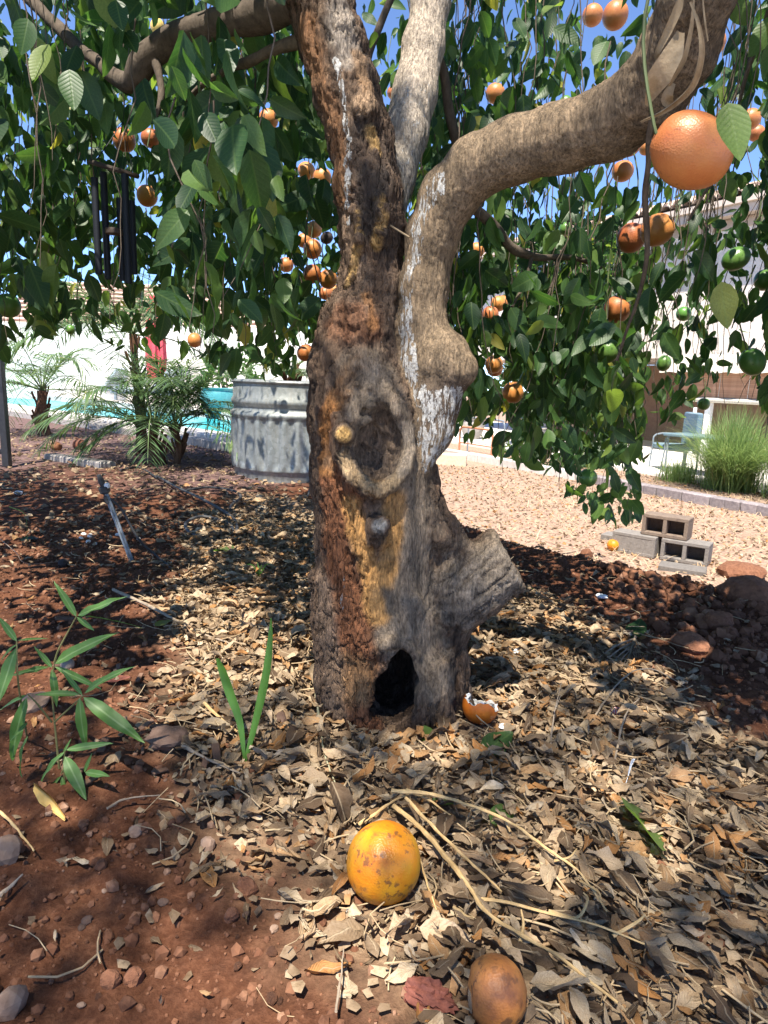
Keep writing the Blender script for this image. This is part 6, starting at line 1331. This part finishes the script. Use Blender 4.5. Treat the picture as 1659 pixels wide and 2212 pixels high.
stone(1490, 1400, 80, 40, 'low crumbly clod before the flat topped clod', clod_m, 16, 'clod', 'clod', None, 3, .3)
stone(1265, 1205, 30, 26, 'dark clod sticking up on the crest below the cap block', clod_m, 17, 'clod', 'clod', None, 3, .3)
stone(1085, 1163 + 20, 24, 16, 'small clod on the crest just above the sawn stub', clod_m, 18, 'clod', 'clod')
pr2 = np.random.default_rng(77); PM = [to_mesh('pebble', *rock((0, 0, 0), (1, .85, .6), 2, 50 + k, .42), mm_, False) for k, mm_ in enumerate((pale_s, clod_m, clod_m, clod_m, dark_s, pale_s))]
def many(n, box_, name, label, cat, grp, r0, r1, meshes, dens=None, flat=1.0):
    c = 0
    while c < n:
        a, b = pr2.uniform(box_[0], box_[2]), pr2.uniform(box_[1], box_[3]); q = gp_(a, b)
        if dens is not None and pr2.random() > dens(q): continue
        o = bpy.data.objects.new(name, meshes[c % len(meshes)]); COL.objects.link(o); s = pr2.uniform(r0, r1) * pr2.uniform(.6, 1); o.location = Vector((q + [0, 0, s * .3 * flat]).tolist()); o.scale = (s, s, s * flat); o.rotation_euler = (pr2.normal(0, .2), pr2.normal(0, .2), pr2.uniform(0, 6.28)); tag(o, label, cat, grp); c += 1
soilw = lambda q: 1 - float(litter_density(q[0], q[1])) * .9
many(70, (0, 1150, 700, 2200), 'pebble', 'small pebble half sunk in the bare red soil at left', 'pebble', 'pebbles in the soil at left', .004, .010, PM, soilw)
many(75, (1130, 1200, 1655, 1480), 'soil_clod', 'small red soil clod in the dug earth at right', 'clod', 'clods in the dug earth at right', .006, .024, [to_mesh('soil_clod', *rock((0, 0, 0), (1, .85, .6), 2, 80 + k, .7), clod_m, False) for k in range(5)], soilw)
CH = []
for k in range(5):
    V, F = bbox_bev((0, 0, 0), (1, .32, .14), 0, .04); V = V * (1 + .25 * fbm(V * 2 + k, 2, k))[:, None]; CH.append(to_mesh('bark_chip', V, F, chip_m, False))
many(46, (120, 1270, 560, 1720), 'bark_chip', 'reddish brown bark chip on the soil left of the trunk', 'bark chip', 'bark chips left of the trunk', .025, .06, CH, None, 1)
many(90, (30, 915, 500, 1010), 'bark_chip', 'grey brown mulch chip in the bed before the pool', 'bark chip', 'mulch chips before the pool', .05, .11, CH, None, 1)
stw2 = [to_mesh('pebble', *rock((0, 0, 0), (1, .85, .7), 2, 120 + k, .2), speckle('white_pebble', (.55, .50, .46), (.7, .66, .62), 40, .9, .3, .002)) for k in range(2)]
many(8, (170, 1150, 300, 1190), 'pebble', 'whitish pebble in the little cluster on the soil at left', 'pebble', 'whitish pebbles at left', .010, .018, stw2)
# small pale scraps: paper, feather, wrapper
papm = speckle('white_scrap', (.60, .62, .64), (.74, .75, .76), 40, .8, .4, .003)
for k, (x_, y_, w_, lab) in enumerate(((1118, 1412, 30, 'crumpled white paper scrap on litter right of the stub'), (1300, 1292, 26, 'white foam scrap on the red earth at right'), (1655, 2180 - 140, 20, 'white scrap at the right edge of the litter'), (40, 1068, 22, 'pale flat scrap on soil at the far left'), (1085, 1572, 22, 'white pith scrap beside the peel cup'), (765, 1975, 34, 'glossy clear scrap under the big fallen grapefruit'))):
    q = gp_(x_, y_); kk_ = mpx(q) * w_ / 2; V, F = rock(q + [0, 0, kk_ * .35], (kk_, kk_ * .7, kk_ * .4), 2, 30 + k, .45, 2.4); obj('paper_scrap', V, F, papm, None, False, lab, 'scrap')
wr_ = mat('striped_wrapper', (.7, .6, .6), .4, .5); t = NT(wr_); w__ = t.n('TexWave'); w__.inputs['Scale'].default_value = 70; w__.inputs['Distortion'].default_value = 4; t.l(t.coord(), w__.inputs['Vector']); t.col(t.mix(t.fr(w__.outputs['Fac'], .4, .6), (.74, .70, .68), (.55, .10, .14)))
q = gp_(1350, 1548); kk_ = mpx(q); V, F = rock(q + [0, 0, .01], (30 * kk_, 14 * kk_, 9 * kk_), 3, 41, .3, 2.2, -.3); obj('candy_wrapper', V, F, wr_, None, True, 'crumpled red and white striped wrapper on the right litter', 'wrapper')
q0, q1 = gp_(1352, 1945, .035), gp_(1375, 1890 + 110, .03); e = thing('feather', 'small white downy feather resting on the litter at right', 'feather', gp_(1362, 1975)); q0, q1 = gp_(1368, 1668, .03), gp_(1352, 1712, .03)
e.location = Vector(gp_(1360, 1690).tolist()); WL[e.name] = gp_(1360, 1690); V, F = ribbon(spline([q0, (q0 + q1) / 2 + [0, 0, .006], q1], 5), np.array([2, 8, 13, 17, 19, 20, 18, 16, 13, 9, 4]) * mpx(q0), .5, 5); obj('vane', V, F, papm, e); V, F = tube([q0, (q0 + q1) / 2 + [0, 0, .008], q1 + (q1 - q0) * .2], .0007, 5); obj('quill', V, F, whitem, e)

# ------------------------------------------------------------------ drip stake, hose, slab
hosem = speckle('black_hose', (.022, .022, .024), (.06, .06, .06), 30, .6, .2, .001, .4); stakem = speckle('grey_plastic', (.13, .15, .17), (.25, .28, .31), 40, .6, .3, .001, .4)
s0 = gp_(288, 1212, -.02); s1 = P(222, 1048, s0[1] - .05); e = thing('drip_stake', 'tilted grey plastic irrigation stake with an emitter on top', 'stake', s0 + [0, 0, .02])
dv = nrm(s1 - s0); sd2 = nrm(np.cross(dv, [0, 1, 0])); fn = np.cross(sd2, dv); Mx = np.stack([sd2, fn, dv]); Ls = np.linalg.norm(s1 - s0)
V, F = bbox_bev((0, 0, 0), (.020, .006, Ls), 0, .002); obj('blade', V @ Mx + (s0 + s1) / 2, F, stakem, e); V, F = bbox_bev((0, 0, 0), (.005, .016, Ls * .98), 0, .002); obj('rib', V @ Mx + (s0 + s1) / 2 + fn * .0, F, stakem, e)
V, F = bbox_bev((0, 0, 0), (.036, .03, .030), 0, .005); obj('clip', V @ Mx + s1 - dv * .02, F, hosem, e); V, F = tube([s1 - dv * .01, s1 + dv * .02, s1 + dv * .045], [.010, .013, .008], 10); obj('emitter', V, F, hosem, e)
V, F = bbox_bev((0, 0, 0), (.016, .02, .022), 0, .003); obj('collar', V @ Mx + s1 - dv * .006 + sd2 * -.016, F, papm, e); V, F = bbox_bev((0, 0, 0), (.012, .03, .035), 0, .003); obj('collar', V @ Mx + s1 - dv * .06 + sd2 * .004, F, hosem, e)
V, F = tube(spline([s1 - dv * .03 + sd2 * .012, P(262, 1100, s0[1] - .03), P(300, 1165, s0[1] - .03), gp_(345, 1212, .012), gp_(393, 1247, .0)], 7), .0052, 8); obj('feed_tube', V, F, hosem, e)
hp = [(340, 1035), (380, 1060), (440, 1090), (500, 1125), (512, 1150), (498, 1172), (450, 1176), (408, 1160), (404, 1140), (440, 1126), (495, 1140), (505, 1165)]
hs_ = spline([gp_(a, b, .024 + .006 * math.sin(k)) for k, (a, b) in enumerate(hp)], 8); e = thing('garden_hose', 'thin black irrigation hose looped on the soil left of the trunk', 'hose', hs_[0]); V, F = tube(hs_, .0085, 9); obj('tube', V, F, hosem, e)
hp2 = [(395, 1068), (450, 1060), (505, 1068), (520, 1082), (500, 1100), (498, 1110)]
V, F = tube(spline([gp_(a, b, .024) for a, b in hp2], 8), .0085, 9); obj('tube', V, F, hosem, e); V, F = tube(spline([gp_(a, b, .006) for a, b in ((418, 1225), (424, 1248), (445, 1268), (470, 1278), (505, 1285))], 7), .0075, 8); obj('tube', V, F, hosem, e)
V, F = tube(spline([gp_(a, b, .01) for a, b in ((505, 1085), (550, 1098), (600, 1105), (660, 1078), (668, 1060))], 7), .006, 8); obj('tube', V, F, hosem, e)
V, F = tube(spline([gp_(a, b, .01) for a, b in ((260, 1018), (300, 1012), (340, 1035))], 7), .0075, 8); obj('tube', V, F, hosem, e)
q = (gp_(110, 992) + gp_(235, 1010)) / 2; dd_ = gp_(235, 1010) - gp_(110, 992); V, F = bbox_bev(q + [0, 0, .015], (np.linalg.norm(dd_), .14, .07), math.atan2(dd_[1], dd_[0]), .012); V = V + .008 * np.stack([vnoise(V * 9, 1), vnoise(V * 9, 2), vnoise(V * 9, 3)], 1)
obj('concrete_slab', V, F, curbm, None, False, 'worn strip of concrete half buried before the palms', 'slab')

# ------------------------------------------------------------------ wind chime
Yc = 1.95; cc = P(246, 365, Yc); k_ = mpx(cc); chm = mat('black_tube', (.012, .014, .02), .55, .25); wdm = speckle('dark_wood', (.03, .022, .018), (.07, .05, .04), 30, .6, .3, .002)
e = thing('wind_chime', 'black tubular wind chime hanging among the leaves at left', 'wind chime', cc + [0, 0, -.36])
V, F = lathe([(50 * k_, -.006), (52 * k_, 0), (50 * k_, .006), (33 * k_, .006), (32 * k_, 0), (33 * k_, -.006), (50 * k_, -.006)], 40); tl_ = .28; Mt = np.array([[1, 0, -.26], [0, 1, .18], [.26, -.18, 1]]); obj('ring', V @ Mt + cc, F, wdm, e)
for x_, yt, yb_, dy_ in ((204, 384, 592, -.01), (223, 372, 603, .035), (258, 428, 606, .05), (269, 376, 612, -.045), (284, 434, 592, -.01)):
    a, b = P(x_, yt, Yc + dy_), P(x_ - 1, yb_, Yc + dy_); b[:2] = a[:2]; V, F = lathe([(7.3 * k_, 0), (7.3 * k_, a[2] - b[2]), (5.5 * k_, a[2] - b[2]), (5.5 * k_, 0), (7.3 * k_, 0)], 16, b); obj('chime_tube', V, F, chm, e)
    V, F = tube([a, [a[0] * .8 + cc[0] * .2, a[1], cc[2]]], .0008, 4); obj('string', V, F, chm, e)
tp_ = P(266, 262, Yc)
for k in range(6):
    a_ = k * 1.047; V, F = tube([cc + np.array([42 * k_ * math.cos(a_), 42 * k_ * math.sin(a_), -.26 * 42 * k_ * math.cos(a_)]), tp_], .0008, 4); obj('string', V, F, chm, e)
V, F = lathe([(0, -.008), (18 * k_, -.007), (19 * k_, 0), (18 * k_, .007), (0, .008)], 24, P(246, 500, Yc)); obj('striker', V, F, wdm, e); V, F = tube([tp_, cc, P(246, 500, Yc), P(246, 680, Yc)], .0009, 4); obj('string', V, F, chm, e)
V, F = tube([tp_, tp_ + [0.02, .02, .22]], .001, 4); obj('hook_cord', V, F, chm, e)

# ------------------------------------------------------------------ green seedlings
sdm = mat('seedling_leaf', (.07, .17, .05), .5, .4); t = NT(sdm); uvn = t.n('UVMap'); sx = t.n('SeparateXYZ'); t.l(uvn.outputs[0], sx.inputs[0]); du = t.math('ABSOLUTE', t.math('SUBTRACT', sx.outputs[0], .5))
c1 = t.mix(t.noise(t.coord(), 40, 4), (.055, .125, .03), (.10, .20, .045)); t.col(t.mix(t.fr(du, .02, .07, .8, 0), c1, (.20, .30, .12)))
tr = t.n('BsdfTranslucent'); tr.inputs[0].default_value = (.16, .36, .06, 1); mx = t.n('MixShader'); mx.inputs[0].default_value = .35; t.l(t.b.outputs[0], mx.inputs[1]); t.l(tr.outputs[0], mx.inputs[2]); t.l(mx.outputs[0], t.out.inputs[0])
LAN = [leaf_template(200 + k, .088 + .012 * k, 7) for k in range(3)]
def lance(par, a, b, nv, k, wide=1.0):
    T, F, uv = LAN[k % 3]; L = np.linalg.norm(b - a); M = leaf_frames((b - a)[None], nrm(np.array(nv, float))[None])[0]; o = obj('leaf', (T * [wide, 1, 1]) @ M * L + a, F, sdm, par); uvs(o.data, uv)
def seedling(base_px, nodes, label, Y0):
    g = gp_(*base_px); e = thing('seedling', label, 'seedling', g); 
    for nd in nodes:
        st = [P(x, y, Y0 + dy) if i else (g if nd['root'] else P(x, y, Y0 + dy)) for i, (x, y, dy) in enumerate(nd['stem'])]; V, F = tube(spline(st, 5), np.linspace(.0022, .0012, (len(st) - 1) * 5 + 1), 6); obj('stem', V, F, stm2, e)
        for k, (x0, y0, x1, y1, w) in enumerate(nd['leaves']): lance(e, P(x0, y0, Y0 + nd['stem'][-1][2]), P(x1, y1, Y0 + nd['stem'][-1][2] - .02 * (k % 3)), (rng.normal(0, .3), -.8, .9), k, w)
stm2 = speckle('seedling_stem', (.10, .10, .035), (.17, .15, .06), 30, .7, .2, .001)
Yw = float(gp_(125, 1660)[1])
seedling((128, 1660), [
 {'root': True, 'stem': [(128, 1660, 0), (118, 1560, 0), (112, 1480, 0), (118, 1430, 0)], 'leaves': [(112, 1442, 75, 1395, 1.3), (118, 1434, 222, 1363, 1.0), (108, 1440, 25, 1458, 1.0), (118, 1440, 220, 1488 - 0, .9), (112, 1446, 125, 1530, 1.1)]},
 {'root': False, 'stem': [(118, 1430, 0), (128, 1400, 0), (165, 1332, .01)], 'leaves': [(165, 1332, 118, 1254, 1.2), (168, 1330, 292, 1288 + 50, .0001), (168, 1330, 275, 1285, .75) , (166, 1333, 204, 1362, 1.7)]},
 {'root': False, 'stem': [(118, 1560, 0), (150, 1530, -.02), (180, 1502, -.03)], 'leaves': [(178, 1502, 132, 1434 + 10, 1.0), (182, 1498, 262, 1440 - 10, .8), (180, 1506, 313, 1604 - 0, 1.0), (172, 1500, 68, 1494, 1.0), (172, 1508, 178, 1630, 1.1)]},
 {'root': False, 'stem': [(112, 1560, 0), (80, 1520, -.02), (60, 1500, -.03)], 'leaves': [(58, 1502, -10, 1530, 1.0), (58, 1506, 2, 1670, .9), (60, 1560, 22, 1600, .9)]}],
 'leggy green seedling with narrow leaves at the left edge', Yw)
Yw2 = float(gp_(140, 1690)[1])
seedling((140, 1690), [
 {'root': True, 'stem': [(140, 1690, 0), (138, 1650, 0), (140, 1622, 0)], 'leaves': [(142, 1620, 238, 1602, 1.1), (140, 1624, 68, 1685, 1.0), (140, 1634, 186, 1728, 1.4), (136, 1630, 150, 1598, 1.0)]},
 {'root': False, 'stem': [(138, 1660, 0), (132, 1672, 0)], 'leaves': [(132, 1676, 82, 1735, .8), (134, 1678, 142, 1738, 1.2), (184, 1668, 236, 1676, 1.0), (182, 1668, 196, 1630, 1.2)]}],
 'low dusty green seedling beside the pale peel strip', Yw2)
seedling((60, 1600), [{'root': True, 'stem': [(60, 1600, -.03), (40, 1480, -.03), (36, 1385, -.03)], 'leaves': [(36, 1385, -4, 1330, 1.5), (36, 1392, -4, 1420, 1.0), (34, 1400, -6, 1520, 1.2), (38, 1384, 100, 1375, .5), (60, 1590, 18, 1680, .9)]}], 'green seedling half out of view at the left edge', Yw - .02)
# the pair of green blades
blm = mat('blade_green', (.08, .20, .03), .45, .4); t = NT(blm); t.col(t.mix(t.noise(t.coord((1, 1, .2)), 80, 3), (.05, .14, .025), (.11, .25, .045)))
tr = t.n('BsdfTranslucent'); tr.inputs[0].default_value = (.25, .5, .06, 1); mx = t.n('MixShader'); mx.inputs[0].default_value = .4; t.l(t.b.outputs[0], mx.inputs[1]); t.l(tr.outputs[0], mx.inputs[2]); t.l(mx.outputs[0], t.out.inputs[0])
g = gp_(528, 1650); e = thing('palm_sprout', 'two upright green blades sprouting from litter left of the hollow', 'sprout', g)
for sp, w in (([(528, 1650), (552, 1560), (575, 1460), (585, 1380), (586, 1335)], [6, 14, 20, 19, 14, 4]), ([(528, 1640), (518, 1560), (498, 1500), (482, 1450), (471, 1422)], [6, 14, 19, 22, 20, 12])):
    pts = spline([P(x, y, g[1] + .02 * i) for i, (x, y) in enumerate(sp)], 5); V, F = ribbon(pts, np.interp(np.linspace(0, 1, len(pts)), np.linspace(0, 1, 6), w) * mpx(g), .5, 5, 1.2); obj('blade', V, F, blm, e)
for k, (x_, y_, lab) in enumerate(((560, 1245, 'tiny green sprout in litter left of the trunk'), (860, 1690, 'tiny green sprout'), (1150, 1275, 'green grass blade leaning out from the sawn stub'))):
    if k == 1: continue
    g = gp_(x_, y_); e = thing('grass_sprout', lab, 'sprout', g)
    for j in range(4 if k == 0 else 1):
        a_ = j * 1.6 + .3; tip = g + [.05 * math.cos(a_), .03 * math.sin(a_), .05] if k == 0 else P(1182, 1292, g[1]); st_ = g if k == 0 else P(1118, 1272, g[1]); V, F = ribbon(spline([st_, (st_ + tip) / 2 + [0, 0, .02], tip], 5), np.linspace(.007, .001, 11), .4, 3); obj('blade', V, F, blm, e)
for k, (pts_, lab) in enumerate((([(0, 1170), (35, 1215), (60, 1225), (150, 1218)], 'long dry grass blade on the soil at the left edge'), ([(20, 1100), (55, 1130), (60, 1180)], 'thin green grass blade arching at the left edge'))):
    V, F = ribbon(spline([gp_(a, b, .015 + .03 * (i == 1)) for i, (a, b) in enumerate(pts_)], 6), .005, .5, 3); obj('loose_grass', V, F, blm if k else gtw, None, True, lab, 'grass')
